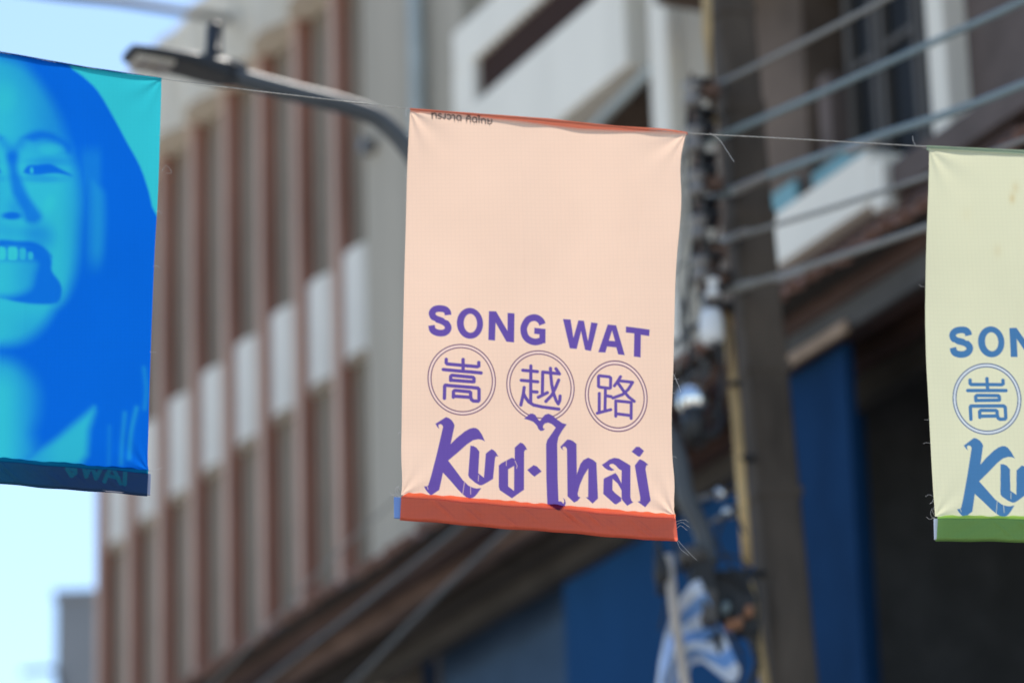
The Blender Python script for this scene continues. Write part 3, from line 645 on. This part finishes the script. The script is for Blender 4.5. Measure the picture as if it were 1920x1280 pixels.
def lettering(x, y, cols):
    """cols: base, ink, ring, pale, dark -> colour array"""
    base, ink, ring, pale, dark = [np.array(c_) for c_ in cols]
    cov = [np.zeros(x.shape) for _ in range(4)]
    offs = [(-.27, -.27), (.27, -.27), (-.27, .27), (.27, .27)]
    for kind, dta, a, idx in INK:
        if kind == 'p': P_ = dta
        elif kind == 'o': P_ = [(dta[0][0]-dta[0][2]-3, dta[0][1]-dta[0][3]-3), (dta[0][0]+dta[0][2]+3, dta[0][1]+dta[0][3]+3)]
        elif kind == 'ring': P_ = [(dta[0]-75, dta[1]-75), (dta[0]+75, dta[1]+75)]
        else: P_ = dta
        xs, ys = [p[0] for p in P_], [p[1] for p in P_]; mg = 9
        sel = np.where((x > min(xs)-mg) & (x < max(xs)+mg) & (y > min(ys)-mg) & (y < max(ys)+mg))
        if len(sel[0]) == 0: continue
        X, Y = x[sel], y[sel]
        if kind == 'p':
            q = inpoly(X, Y, dta); d_ = dist_line(X, Y, list(dta)+[dta[0]]); sd0 = np.where(q, d_, -d_)
            if a:
                q = inpoly(X, Y, a); d_ = dist_line(X, Y, list(a)+[a[0]]); sd0 = np.minimum(sd0, np.where(q, -d_, d_))
            cov[0][sel] = np.maximum(cov[0][sel], np.clip(sd0+.5, 0, 1))
        elif kind == 's':
            v = np.clip(a + .5 - dist_line(X, Y, dta), 0, 1); k = 3 if idx == 1 else 0
            cov[k][sel] = np.maximum(cov[k][sel], v)
        elif kind == 'b':                    # stroke with square ends
            d_ = dist_line(X, Y, dta); v = np.clip(a + .5 - d_, 0, 1)
            for e, f_ in ((dta[0], dta[1]), (dta[-1], dta[-2])):
                tx, ty = e[0]-f_[0], e[1]-f_[1]; L = math.hypot(tx, ty)
                ah = ((X-e[0])*tx+(Y-e[1])*ty)/L; nr = np.hypot(X-e[0], Y-e[1]) < a*1.6
                v = np.where(nr & (ah > 0), v*np.clip(.5-ah, 0, 1), v)
            cov[0][sel] = np.maximum(cov[0][sel], v)
        elif kind == 'o':
            (cx, cy, rx, ry), (ix, iy, jx, jy) = dta
            Ys = Y - a*(X-cx)
            o_ = (1-np.hypot((X-cx)/rx, (Ys-cy)/ry))*min(rx, ry); i_ = (np.hypot((X-ix)/jx, (Ys-iy)/jy)-1)*min(jx, jy)
            cov[0][sel] = np.maximum(cov[0][sel], np.clip(np.minimum(o_, i_)+.5, 0, 1))
        elif kind == 'ring':
            cx, cy, rx, ry, sh = dta
            Ys = Y - sh*(X-cx)*1.; q = np.hypot((X-cx)/rx, (Ys-cy)/ry)*rx
            for rr in (rx-.6, rx-6.2): cov[1][sel] = np.maximum(cov[1][sel], np.clip(1.55-np.abs(q-rr), 0, 1))
            cov[2][sel] = np.maximum(cov[2][sel], np.clip(2.6-np.abs(q-rx+3.4), 0, 1))
    for t_ in TEAR: cov[0] = cov[0]*(1-.7*np.clip(1.1-dist_line(x, y, t_), 0, 1))
    c_ = np.broadcast_to(base, x.shape+(3,)).copy()
    for v, cc in ((cov[2], pale), (cov[1], ring), (cov[0], ink), (cov[3], dark)): c_ = c_*(1-v[..., None]) + cc*v[..., None]
    return c_

def lerp_curve(pts, key, vals):
    p = sorted(pts, key=lambda q: q[key]); xs = [q[key] for q in p]; ys = [q[1-key] for q in p]
    # smooth interpolation through the given points
    d = np.interp(vals, xs, ys)
    e = np.array([np.mean(np.interp(vals+o, xs, ys, ) if False else np.interp(np.clip(vals+o, xs[0], xs[-1]), xs, ys)) if np.ndim(vals) == 0 else 0 for o in (0,)])
    acc = np.zeros_like(d); n = 0; rng_ = (xs[-1]-xs[0])*.03
    for o in np.linspace(-1, 1, 9):
        acc += np.interp(np.clip(vals+o*rng_, xs[0], xs[-1]), xs, ys); n += 1
    acc /= n
    wgt = np.clip(np.minimum(vals-xs[0], xs[-1]-vals)/max(rng_, 1e-6), 0, 1)
    return d*(1-wgt) + acc*wgt
def sheet_px(left, right, top, bot, us, vs):
    """Coons patch in picture measure; left/right are given top to bottom, top/bot left to right"""
    yl = left[0][1] + (left[-1][1]-left[0][1])*vs; yr = right[0][1] + (right[-1][1]-right[0][1])*vs
    Lx = lerp_curve(left, 1, yl); Rx = lerp_curve(right, 1, yr)
    xt = top[0][0] + (top[-1][0]-top[0][0])*us; xb = bot[0][0] + (bot[-1][0]-bot[0][0])*us
    Ty = lerp_curve(top, 0, xt); By = lerp_curve(bot, 0, xb)
    U, Vv = np.meshgrid(us, vs)
    X = (1-U)*Lx[:, None] + U*Rx[:, None]
    y0 = Ty[None, :]; y1 = By[None, :]
    ylin_t = top[0][1]*(1-U)+top[-1][1]*U; ylin_b = bot[0][1]*(1-U)+bot[-1][1]*U
    Y = (1-U)*yl[:, None]+U*yr[:, None] + (1-Vv)*(y0-ylin_t) + Vv*(y1-ylin_b)
    return X, Y, U, Vv
def grid_mesh(name, P, colr, m, loc, smooth=True, wv=None):
    h, wd = P.shape[:2]; me = bpy.data.meshes.new(name)
    nv = h*wd; V = (P - np.array(loc)).reshape(-1, 3).astype(np.float32)
    idx = np.arange(nv).reshape(h, wd)
    q = np.stack([idx[:-1, :-1], idx[1:, :-1], idx[1:, 1:], idx[:-1, 1:]], -1).reshape(-1, 4).astype(np.int32)
    me.vertices.add(nv); me.vertices.foreach_set('co', V.ravel())
    me.loops.add(q.size); me.loops.foreach_set('vertex_index', q.ravel())
    me.polygons.add(len(q)); me.polygons.foreach_set('loop_start', np.arange(0, q.size, 4, dtype=np.int32)); me.polygons.foreach_set('loop_total', np.full(len(q), 4, np.int32))
    me.update(calc_edges=True)
    me.polygons.foreach_set('use_smooth', np.ones(len(q), bool))
    a = me.attributes.new('print', 'FLOAT_COLOR', 'POINT'); c4 = np.ones((nv, 4), np.float32); c4[:, :3] = colr.reshape(-1, 3); a.data.foreach_set('color', c4.ravel())
    b = me.attributes.new('weave', 'FLOAT_VECTOR', 'POINT'); wv3 = np.zeros((nv, 3), np.float32); wv3[:, 0] = (P @ BX).ravel() if wv is None else wv[0].ravel(); wv3[:, 1] = P[..., 2].ravel(); b.data.foreach_set('vector', wv3.ravel())
    me.materials.append(MATS[m]); me.update(); return me
def spaced(a, b, step): n = max(2, int(abs(b-a)/step)); return np.linspace(a, b, n+1)

def ripple(U, Vv, seed):
    """how the hung cloth bellies: soft upright folds, pulls towards the corners"""
    r_ = np.random.default_rng(seed); o = np.zeros_like(U)
    for k in range(6):
        f_, ph, am = r_.uniform(1.2, 5.5), r_.uniform(0, 6.28), r_.uniform(.0009, .0024)
        o += am*np.sin(f_*U*6.28/1.6 + ph + (Vv-.5)*r_.uniform(-.9, .9))*np.sin(math.pi*np.clip(Vv, 0, 1))**.6
    for k in range(5):
        f_, ph = r_.uniform(4, 9), r_.uniform(0, 6.28)
        o += r_.uniform(.0004, .0009)*np.sin(f_*(U*3+Vv*r_.uniform(-.5, .9))+ph)
    for k in range(6):                        # faint creases left from folding
        u0, sl_, a_ = r_.uniform(.1, .9), r_.uniform(-.12, .12), r_.uniform(.0003, .0007)
        o += a_*np.exp(-((U-u0-sl_*(Vv-.5))/.008)**2)*np.exp(-((Vv-r_.uniform(.2, .8))/.25)**2)
    o += .0012*np.exp(-((U-.93+.35*(Vv-.93))/.016)**2)*np.exp(-((Vv-.95)/.06)**2) + .0009*np.exp(-((U-.88+.35*(Vv-.93))/.014)**2)*np.exp(-((Vv-.95)/.05)**2)
    for (cu, cv, sgn) in ((0, 0, 1), (1, 0, -1), (0, 1, -1), (1, 1, 1)):
        d_ = np.hypot((U-cu), (Vv-cv)*1.4); th_ = np.arctan2(Vv-cv, (U-cu)+1e-6)
        o += (.0018 if cv == 0 else .0014)*np.exp(-(d_/.14)**2)*np.sin(th_*9+seed)*np.clip(d_/.03, 0, 1)
    return o

def banner(label, left, right, top, bot, sil, pock, seam, cfun, pcol, fcol, scol, rows, cstep, seed, board, threads, pfun=None, board_m='board_blue', sfun=None, hfun=None):
    base = bp(np.array((left[-1][0]+right[-1][0])/2), np.array(pock[2][1]))
    t = thing('street_banner', label, 'banner', base, 0, 'banners strung on the twine')
    us = spaced(0, 1, cstep/(right[0][0]-left[0][0])); vs = rows
    bot = [(x, y-seam*.75-2) for x, y in bot]; left = left[:-1]+[(left[-1][0], bot[0][1])]; right = right[:-1]+[(right[-1][0], bot[-1][1])]
    X, Y, U, Vv = sheet_px(left, right, top, bot, us, vs)
    disp = ripple(U, Vv, seed)
    P = bp(X, Y, disp)
    cl = put('cloth', grid_mesh('cloth', P, cfun(X, Y), 'cloth', base), t)
    # folded-over top edge, seen behind the front sheet
    us2 = spaced(0, 1, 1.3/(right[0][0]-left[0][0])); vs2 = np.linspace(0, 1, 14)
    xs = sil[0][0] + (sil[-1][0]-sil[0][0])*us2; ys = lerp_curve(sil, 0, xs); yt = lerp_curve(top, 0, np.clip(xs, top[0][0], top[-1][0])) + 3
    Xf = np.repeat(xs[None, :], 14, 0); Yf = ys[None, :]*(1-vs2[:, None]) + yt[None, :]*vs2[:, None]
    dd = -.0015 - .0025*np.sin(vs2*math.pi/2)[:, None] + .0005*np.sin(us2*40)[None, :]
    put('top_hem', grid_mesh('top_hem', bp(Xf, Yf, dd), np.broadcast_to(np.array(fcol), Xf.shape+(3,)) if hfun is None else hfun(Xf, Yf), 'pocket_cloth', base), t)
    # bright overlap strip above the batten
    (tl, tr_, br, bl) = pock
    us3 = spaced(0, 1, 2.5/(right[0][0]-left[0][0])); r_ = np.random.default_rng(seed+5)
    xs = tl[0]+(tr_[0]-tl[0])*us3; y1 = tl[1]+(tr_[1]-tl[1])*us3
    wob = sum(r_.uniform(.4, 1.3)*np.sin(us3*r_.uniform(10, 130)+r_.uniform(0, 6)) for _ in range(6))
    y0 = y1 - seam + np.clip(wob, -3, 3)*.5; y0 += seam*1.0*np.clip(1-us3/.03, 0, 1)*.9
    vs3 = np.linspace(0, 1, 5)[:, None]
    Xs = np.repeat(xs[None, :], 5, 0); Ys = y0[None, :]*(1-vs3)+(y1+3)[None, :]*vs3
    put('seam_strip', grid_mesh('seam_strip', bp(Xs, Ys, .0055+.0035*vs3+0*Xs), np.broadcast_to(np.array(scol), Xs.shape+(3,)) if sfun is None else sfun(Xs, Ys), 'seam_cloth', base), t)
    # batten pocket: a flattened sleeve round the board
    us4 = spaced(0, 1, 2.0/(right[0][0]-left[0][0])*1.0); sec_ = []
    sec_ = [(0, -.010), (0, .006), (.04, .0105)] + [(q, .012) for q in np.linspace(.08, .94, 20)] + [(.98, .010), (1.0, .005), (1.0, -.010)] + [(q, -.012) for q in (.9, .5, .1)] + [(0, -.010)]
    sv_ = np.array([q[0] for q in sec_])[:, None]; sdp = np.array([q[1] for q in sec_])[:, None]
    Xp = (tl[0]*(1-sv_)+bl[0]*sv_)*(1-us4)+(tr_[0]*(1-sv_)+br[0]*sv_)*us4
    Yp = (tl[1]*(1-sv_)+bl[1]*sv_)*(1-us4)+(tr_[1]*(1-sv_)+br[1]*sv_)*us4
    wr = np.zeros_like(Xp)
    for k in range(18):
        u0, ln, am = r_.uniform(.1, .98), r_.uniform(.25, .6), r_.uniform(.0022, .0050)
        if k < 7: u0 = r_.uniform(.55, .97)
        wr += am*np.exp(-(((us4-u0)-(sv_-.5)*.10)/.009)**2)*np.exp(-((sv_-r_.uniform(.2, .8))/ln)**2)
    wr += .0009*np.sin(us4*23+sv_*5) + .0007*np.sin(us4*61+sv_*9)
    Yp = Yp + .7*np.sin(us4*14+seed) + .5*np.sin(us4*37+2*seed)
    Dp = sdp + np.where(sdp > .008, wr, 0)
    pc_ = np.broadcast_to(np.array(pcol), Xp.shape+(3,)).copy() if pfun is None else pfun(Xp, Yp, sdp+0*Xp)
    put('batten_pocket', grid_mesh('batten_pocket', bp(Xp, Yp, Dp), pc_, 'pocket_cloth', base), t)
    # the board inside
    (bx0, by0), (bx1, by1), (bx2, by2), (bx3, by3) = board
    V = [bp(np.array(float(x)), np.array(float(y)), np.array(d)) - base for d in (-.004, .007) for x, y in ((bx3, by3), (bx2, by2), (bx1, by1), (bx0, by0))]
    put('batten', mesh('batten', V, BOXF, board_m), t)
    for th in threads:
        V, Fc = tube(rel(smooth_path([bp(np.array(float(x)), np.array(float(y)), np.array(.002+.004*i)) for i, (x, y) in enumerate(th)], 6), base), .0004, 5)
        put('loose_thread', mesh('loose_thread', V, Fc, 'thread'), t)
    return t
def fuzz(edge, n, sgn, seed, L=(5, 16)):
    r_ = random.Random(seed); out = []
    for k in range(n):
        y = r_.uniform(edge[0][1], edge[-1][1]); x = float(np.interp(y, [e[1] for e in edge], [e[0] for e in edge]))
        l = r_.uniform(*L); a = r_.uniform(-.6, .9)
        out.append([(x-sgn*2, y), (x+sgn*l*.5, y+l*.3*a+r_.uniform(-2, 2)), (x+sgn*l, y+l*a)])
    return out

# --- peach banner
CREAM = lin((246, 226, 206)); CREAM = (.94, .66, .495)
PEACH = [CREAM, (.145, .088, .36), (.19, .085, .16), (.95, .70, .60), (.085, .05, .05)]
ORANGE = (.90, .19, .115)
mid_left = [(769, 206), (766, 260), (763, 330), (761, 420), (758, 520), (756, 620), (754, 720), (753, 800), (752, 860), (755, 905), (752, 936)]
mid_right = [(1288, 249), (1282, 266), (1277, 290), (1275, 320), (1277, 350), (1278, 380), (1275, 420), (1269, 480), (1266, 530), (1264, 620), (1262, 700), (1259, 780), (1260, 860), (1265, 900), (1264, 935), (1262, 955), (1267, 976)]
mid_top = [(769, 206), (805, 210), (866, 215), (926, 222), (980, 228), (1032, 234), (1092, 242), (1150, 244), (1190, 245), (1240, 247), (1288, 249)]
mid_sil = [(769, 202.5), (851, 209), (941, 215.5), (1032, 222), (1108, 231), (1183, 237.5), (1250, 241), (1289, 248)]
def rows_for(y0, y1, zones, fine, coarse):
    out = [y0]; y = y0
    while y < y1:
        st = fine if any(a <= y <= b for a, b in zones) else coarse
        y = min(y1, y+st); out.append(y)
    return (np.array(out)-y0)/(y1-y0)
zm = [(203, 218), (560, 948)]
def peach_pocket(X, Y, d):
    c_ = np.broadcast_to(np.array(ORANGE), X.shape+(3,)).copy()
    k = lettering(X, Y, [(0, 0, 0), (1, 1, 1), (0, 0, 0), (0, 0, 0), (0, 0, 0)])[..., :1]*(d > .006)[..., None]
    return c_*(1-k) + np.array((.05, .02, .05))*k
thr = fuzz(mid_right, 6, 1, 3, (4, 12)) + fuzz(mid_left, 5, -1, 4, (3, 7)) + [[(1266, 985), (1278, 980), (1292, 990)], [(1267, 992), (1276, 986), (1288, 996)], [(1266, 978), (1282, 975), (1290, 980)], [(1270, 1012), (1290, 1035), (1306, 1052)], [(1269, 1014), (1276, 1030), (1290, 1042)], [(752, 934), (742, 928), (732, 930)], [(752, 932), (744, 918), (748, 912)], [(752, 933), (738, 930), (729, 924)], [(750, 932), (741, 922), (744, 914), (750, 920)],
    [(1265, 705), (1272, 724), (1276, 738)], [(1262, 700), (1268, 716), (1273, 726)]]
banner('peach banner with purple lettering and three round emblems, red hem below', mid_left, mid_right, mid_top, [(752, 936), (900, 947), (1100, 963), (1267, 976)], mid_sil,
       ((752, 932), (1266, 974), (1270, 1014), (750, 973)), 9, lambda X, Y: lettering(X, Y, PEACH), ORANGE, (.62, .17, .10), (.95, .27, .15), rows_for(206, 936, zm, 1.0, 5.0), 1.0, 3,
       ((738.5, 932.5), (1262, 976), (1265, 1010), (739, 971)), thr, peach_pocket, hfun=lambda X, Y: lettering(X, Y, [(.62, .17, .10)]*4 + [(.07, .03, .03)]), sfun=lambda X, Y: lettering(X, Y, [(1.0, .34, .20), (.13, .03, .10), (1.0, .34, .20), (1.0, .34, .20), (.1, .1, .1)]))
# --- pale green banner
GREEN = (.25, .43, .13)
PALE = [(.755, .735, .505), (.070, .20, .40), (.10, .155, .27), (.70, .74, .76), (.06, .06, .06)]
rl = [(1742, 278), (1742, 310), (1740, 370), (1737, 440), (1735, 520), (1734, 600), (1736, 680), (1741, 770), (1745, 850), (1749, 920), (1753, 975)]
rr_ = [(x+522, y+28) for x, y in rl[:-1]] + [(2268, 982)]
def to_mid(X, Y):                            # same print, hung squarer than on the peach cloth
    a, b = X-985-866, Y-36-711
    den = 1 + .072*.10; x_ = (a - .072*b)/den; y_ = b + .10*x_
    return x_+866, y_+711
def green_print(X, Y):
    x_, y_ = to_mid(X, Y); y_ = np.where(y_ < 420, 500, y_)
    c_ = lettering(x_, y_, PALE)
    for (sx, sy, sr, am) in ((1898, 372, 6, .5), (1904, 352, 7, .3), (1870, 470, 8, .18), (1812, 402, 9, .08)):
        k = am*np.exp(-(((X-sx)/sr)**2+((Y-sy)/(sr*1.4))**2)); c_ = c_*(1-k[..., None]) + np.array((.62, .45, .16))*k[..., None]
    return c_
rows_r = rows_for(278, 975, [(590, 975)], 1.0, 6.0)
banner('pale green banner with blue lettering and a green hem', rl, rr_, [(1742, 278), (1920, 288), (2264, 306)], [(1753, 975), (1920, 977), (2268, 982)], [(1738, 272.5), (1920, 281), (2266, 299)],
       ((1757, 972), (2264, 979), (2266, 1021), (1755, 1012)), 6, green_print, GREEN, (.28, .36, .25), (.62, .83, .25), rows_r, 1.3, 8,
       ((1751, 973), (2260, 981), (2262, 1016), (1752, 1011)), fuzz(rl, 4, -1, 6) + [[(1752, 972), (1744, 966), (1746, 955)], [(1753, 970), (1742, 974), (1736, 970)], [(1752, 966), (1748, 958), (1752, 948)], [(1749, 930), (1742, 928), (1734, 932)], [(1750, 935), (1747, 942), (1742, 946)]], None, 'board_white')
# --- blue portrait banner
def G_line(x, y, pts, wd): return np.exp(-(dist_line(x, y, sm(pts, 5))/wd)**2)
def ell(x, y, cx, cy, rx, ry, soft=.25, rot=0.):
    dx, dy = x-cx, y-cy; c_, s_ = math.cos(rot), math.sin(rot); q = np.hypot((dx*c_+dy*s_)/rx, (-dx*s_+dy*c_)/ry)
    return 1-ss(1-soft, 1+soft, q)
def soft_poly(x, y, pts, soft):
    pts = sm([pts[-1]]+list(pts)+[pts[0]], 3)[3:-3]
    ins = inpoly(x, y, pts); d_ = dist_line(x, y, list(pts)+[pts[0]]); return ss(-soft, soft, np.where(ins, d_, -d_))
def blur2(a, k):
    g = np.exp(-np.linspace(-2, 2, 2*k+1)**2); g /= g.sum()
    for ax_ in (0, 1):
        p_ = np.pad(a, [(k, k) if q == ax_ else (0, 0) for q in (0, 1)], 'edge')
        a = sum(g[i_]*(p_[i_:i_+a.shape[0], :] if ax_ == 0 else p_[:, i_:i_+a.shape[1]]) for i_ in range(2*k+1))
    return a
def portrait(x, y):
    face = soft_poly(x, y, [(-150, 250), (-120, 150), (-40, 108), (30, 116), (62, 140), (92, 182), (116, 230), (130, 275), (146, 322), (152, 375), (148, 435), (145, 480), (138, 517), (122, 555), (101, 577), (88, 599), (71, 621), (43, 639), (0, 646), (-60, 640), (-115, 580), (-140, 480), (-155, 350)], 18)
    t_ = face*(.80 - .56*ss(-10, 130, x)*ss(330, 245, y) - .20*ss(200, 100, y))
    t_ *= 1-.22*ss(40, -20, x)*ss(300, 360, y)*ss(450, 420, y)
    t_ *= 1-.38*ss(105, 150, x)*ss(255, 300, y)
    t_ *= 1-.45*ss(560, 640, y)*ss(-10, 90, x)
    t_ = np.maximum(t_, .90*ell(x, y, 92, 383, 34, 52, .95, .25)*face); t_ = np.maximum(t_, .85*ell(x, y, 4, 190, 50, 70, .95)*face)
    neck = soft_poly(x, y, [(-120, 652), (-40, 668), (0, 672), (37, 684), (62, 708), (72, 738), (70, 775), (60, 812), (52, 870), (-200, 880)], 22); t_ = np.maximum(t_, neck*(.86-.55*ss(0, 72, x))*(1-.45*ss(740, 660, y)))
    sh = soft_poly(x, y, [(176, 764), (166, 806), (150, 870), (40, 876), (64, 850), (104, 824), (136, 797)], 12); t_ = np.maximum(t_, .78*sh*(1-.3*ss(120, 60, x)))
    band = ss(150, 184, x)*ss(206, 182, x - 8*np.sin(np.clip((y-300)/220, 0, 1)*math.pi) + 6 + 36*ss(370, 290, y))*ss(285, 330, y)*ss(525, 465, y); t_ = np.maximum(t_, .30*band)
    t_ = np.maximum(t_, .14*ss(140, 165, x)*ss(198, 180, x)*ss(262, 300, y)*ss(440, 330, y))
    for p, a in (([(234, 775), (229, 830), (227, 868)], .24), ([(256, 765), (246, 810), (242, 858)], .30), ([(270, 690), (274, 730), (271, 765)], .20), ([(205, 800), (204, 868)], .10)): t_ = np.maximum(t_, a*G_line(x, y, p, 5.0))
    def dk(v, a):
        nonlocal t_
        t_ = t_*(1-np.clip(v, 0, 1)*a)
    for mx in (1, -1):                        # both halves of the face; only one falls in the picture
        xe = x if mx == 1 else 46-x
        t_ = np.maximum(t_, .74*ell(xe, y, 90, 281, 34, 16, .8))
        dk(soft_poly(xe, y, [(42, 260), (57, 249), (74, 245), (93, 248), (112, 257), (134, 274), (128, 286), (118, 272), (103, 264), (82, 261), (62, 266)], 8), .84)
        dk(ell(xe, y, 90, 303, 36, 8, .8), .42)
        dk(soft_poly(xe, y, [(44, 324), (52, 311), (69, 309), (93, 307), (112, 315), (136, 329), (112, 325), (93, 325), (72, 328), (52, 327)], 3.6), .95)
        dk(ell(xe, y, 80, 335, 40, 7, .8), .42)
        dk(G_line(xe, y, [(40, 268), (30, 280), (22, 296)], 11), .45)
    dk(soft_poly(x, y, [(14, 290), (31, 287), (33, 315), (40, 337), (53, 366), (69, 390), (78, 404), (74, 414), (63, 419), (48, 415), (42, 396), (31, 376), (23, 363), (19, 340), (16, 315)], 8.5), .80)
    dk(ell(x, y, 22, 405, 18, 7, .45), .92); dk(ell(x, y, 32, 390, 16, 20, .8), .40); dk(ell(x, y, -22, 402, 15, 12, .5), .7)
    dk(ell(x, y, 74, 442, 26, 24, .8, .5), .48); dk(ell(x, y, 30, 436, 40, 12, .8), .22)
    dk(soft_poly(x, y, [(-70, 470), (-20, 452), (8, 450), (30, 452), (61, 453), (84, 464), (98, 482), (80, 474), (50, 465), (20, 462), (-10, 464)], 5), .92)
    mouth = soft_poly(x, y, [(-70, 475), (-20, 462), (30, 462), (64, 464), (88, 474), (97, 488), (97, 507), (112, 528), (116, 546), (107, 567), (67, 570), (30, 566), (0, 559), (-30, 558), (-70, 520)], 4)
    tongue = soft_poly(x, y, [(-80, 486), (0, 486), (66, 489), (66, 515), (58, 542), (30, 554), (0, 556), (-60, 552)], 13)*(.82-.36*ss(0, 70, x))
    teeth = np.zeros(x.shape)
    for (a0_, a1_, c0_, c1_) in ((-34, -14, 464, 488), (-12, 11, 463, 489), (14, 33, 463, 489), (36, 48.5, 465, 488), (52, 62, 472, 488)): teeth = np.maximum(teeth, soft_poly(x, y, [(a0_, c0_+3), ((a0_+a1_)/2, c0_), (a1_, c0_+3), (a1_, c1_-3), ((a0_+a1_)/2, c1_), (a0_, c1_-3)], 2.6)*(.95 if a1_ < 40 else .72))
    t_ = t_*(1-mouth) + mouth*np.maximum(np.maximum(tongue, teeth), .06)
    t_ = np.maximum(t_, .80*ell(x, y, 59.5, 320, 3.2, 6, .6))
    bgd = soft_poly(x, y, [(100, 60), (128, 120), (156, 144), (184, 172), (213, 221), (236, 264), (263, 313), (279, 359), (291, 398), (330, 420), (330, 60)], 4)
    bgl = soft_poly(x, y, [(-260, 40), (-150, 90), (-190, 180), (-215, 420), (-215, 900), (-260, 900)], 5)
    t_ = blur2(t_, 3); t_ = np.maximum(t_, .93*np.maximum(bgd, bgl))
    h = np.sin((x*.97+y*.24)*2*math.pi/4.3)*np.sin((y*.97-x*.24)*2*math.pi/4.3)   # halftone screen
    t_ = np.clip(t_ + .36*h*np.clip(4*t_*(1-t_), 0, 1), 0, 1)*.94
    a, b = np.array((.003, .130, .63)), np.array((.040, .57, .57))
    return a*(1-t_[..., None]) + b*t_[..., None]
lr = [(303, 147), (302, 190), (300, 250), (298, 320), (295, 390), (291, 450), (287, 540), (283, 650), (280, 740), (278, 820), (276, 866), (279, 890)]
ll = [(-222, 62), (-224, 200), (-228, 450), (-238, 700), (-244, 850)]
lt = [(-222, 62), (0, 98.5), (60, 110), (150, 126), (230, 138), (303, 147)]
def blue_pocket(X, Y, d):
    c_ = np.broadcast_to(np.array((.032, .075, .18)), X.shape+(3,)).copy(); k = ss(160, -40, X)[..., None]; c_ = c_*(1-k) + np.array((.018, .12, .23))*k
    # folded-over print: the word shows faintly on the sleeve
    xw, yw = X-148, Y-865-.075*(X-148)
    v = np.zeros(X.shape)
    for q in ([(6, 0), (14, 30), (24, 4), (32, 32), (45, 6)], [(48, 36), (62, 4), (78, 38)], [(52, 25), (74, 27)], [(78, 5), (96, 7)], [(87, 6), (86, 38)], [(-8, 6), (-16, 4), (-22, 18), (-14, 30), (-6, 24), (-6, 18), (-14, 18)]): v = np.maximum(v, np.clip(4.2-dist_line(xw, yw, q), 0, 1))
    v = v*(d > .006)*.55
    return c_*(1-v[..., None]) + np.array((.015, .25, .33))*v[..., None]
t = banner('blue and teal banner printed with a laughing face', ll, lr, lt, [(-244, 850), (0, 868), (279, 890)], [(-222, 60), (0, 96), (150, 123), (303, 146)],
       ((-244, 846), (278, 888), (276, 928), (-246, 885)), 7, portrait, (.02, .06, .15), (.01, .05, .16), (.01, .25, .42), rows_for(62, 850, [(-10, 900)], 1.35, 1.35), 1.35, 5,
       ((-240, 850), (283, 889.5), (281.5, 928), (-240, 882)), fuzz(lr, 6, 1, 12, (5, 14)) + [[(303, 322), (312, 312), (322, 326), (312, 328)], [(278, 884), (296, 880), (306, 878)], [(279, 882), (290, 884), (300, 880)]], blue_pocket, 'board_edge')
# ------------------------------------------------------------------ the twine they hang on
tw = [(-1400, -60), (-600, 20), (-222, 61), (0, 97.5), (150, 124), (303, 147), (450, 166), (620, 186), (768, 203), (941, 216.5), (1108, 231.5), (1289, 248.5), (1440, 257), (1600, 266), (1742, 274), (1920, 283), (2264, 303), (3000, 320), (4800, 250)]
P = smooth_path([bp(np.array(float(x)), np.array(float(y)), np.array(-.004)) for x, y in tw], 40); loc = P[0]
V1 = []
for ph in (0, 2.09, 4.19):
    q = []; L = 0
    for i, p in enumerate(P):
        if i: L += np.linalg.norm(p-P[i-1])
        a = ph + L*2*math.pi/.05; q.append(p + np.array([0, -math.sin(a), math.cos(a)])*.0008)
    V1.append(tube(rel(q, loc), .0009, 5))
ts = thing('banner_twine', 'thin twisted pale twine strung across the street holding the three banners', 'twine', loc)
for v, f in V1: put('strand', mesh('strand', v, f, 'twine'), ts)
for th in ([(1330, 250), (1348, 262), (1362, 282), (1376, 304)], [(765, 203), (761, 206), (761, 218)], [(1716, 272), (1712, 264), (1711, 256)]):
    V, Fc = tube(rel(smooth_path([bp(np.array(float(x)), np.array(float(y)), np.array(.002)) for x, y in th], 6), loc), .0007, 5); put('loose_thread', mesh('loose_thread', V, Fc, 'thread'), ts)
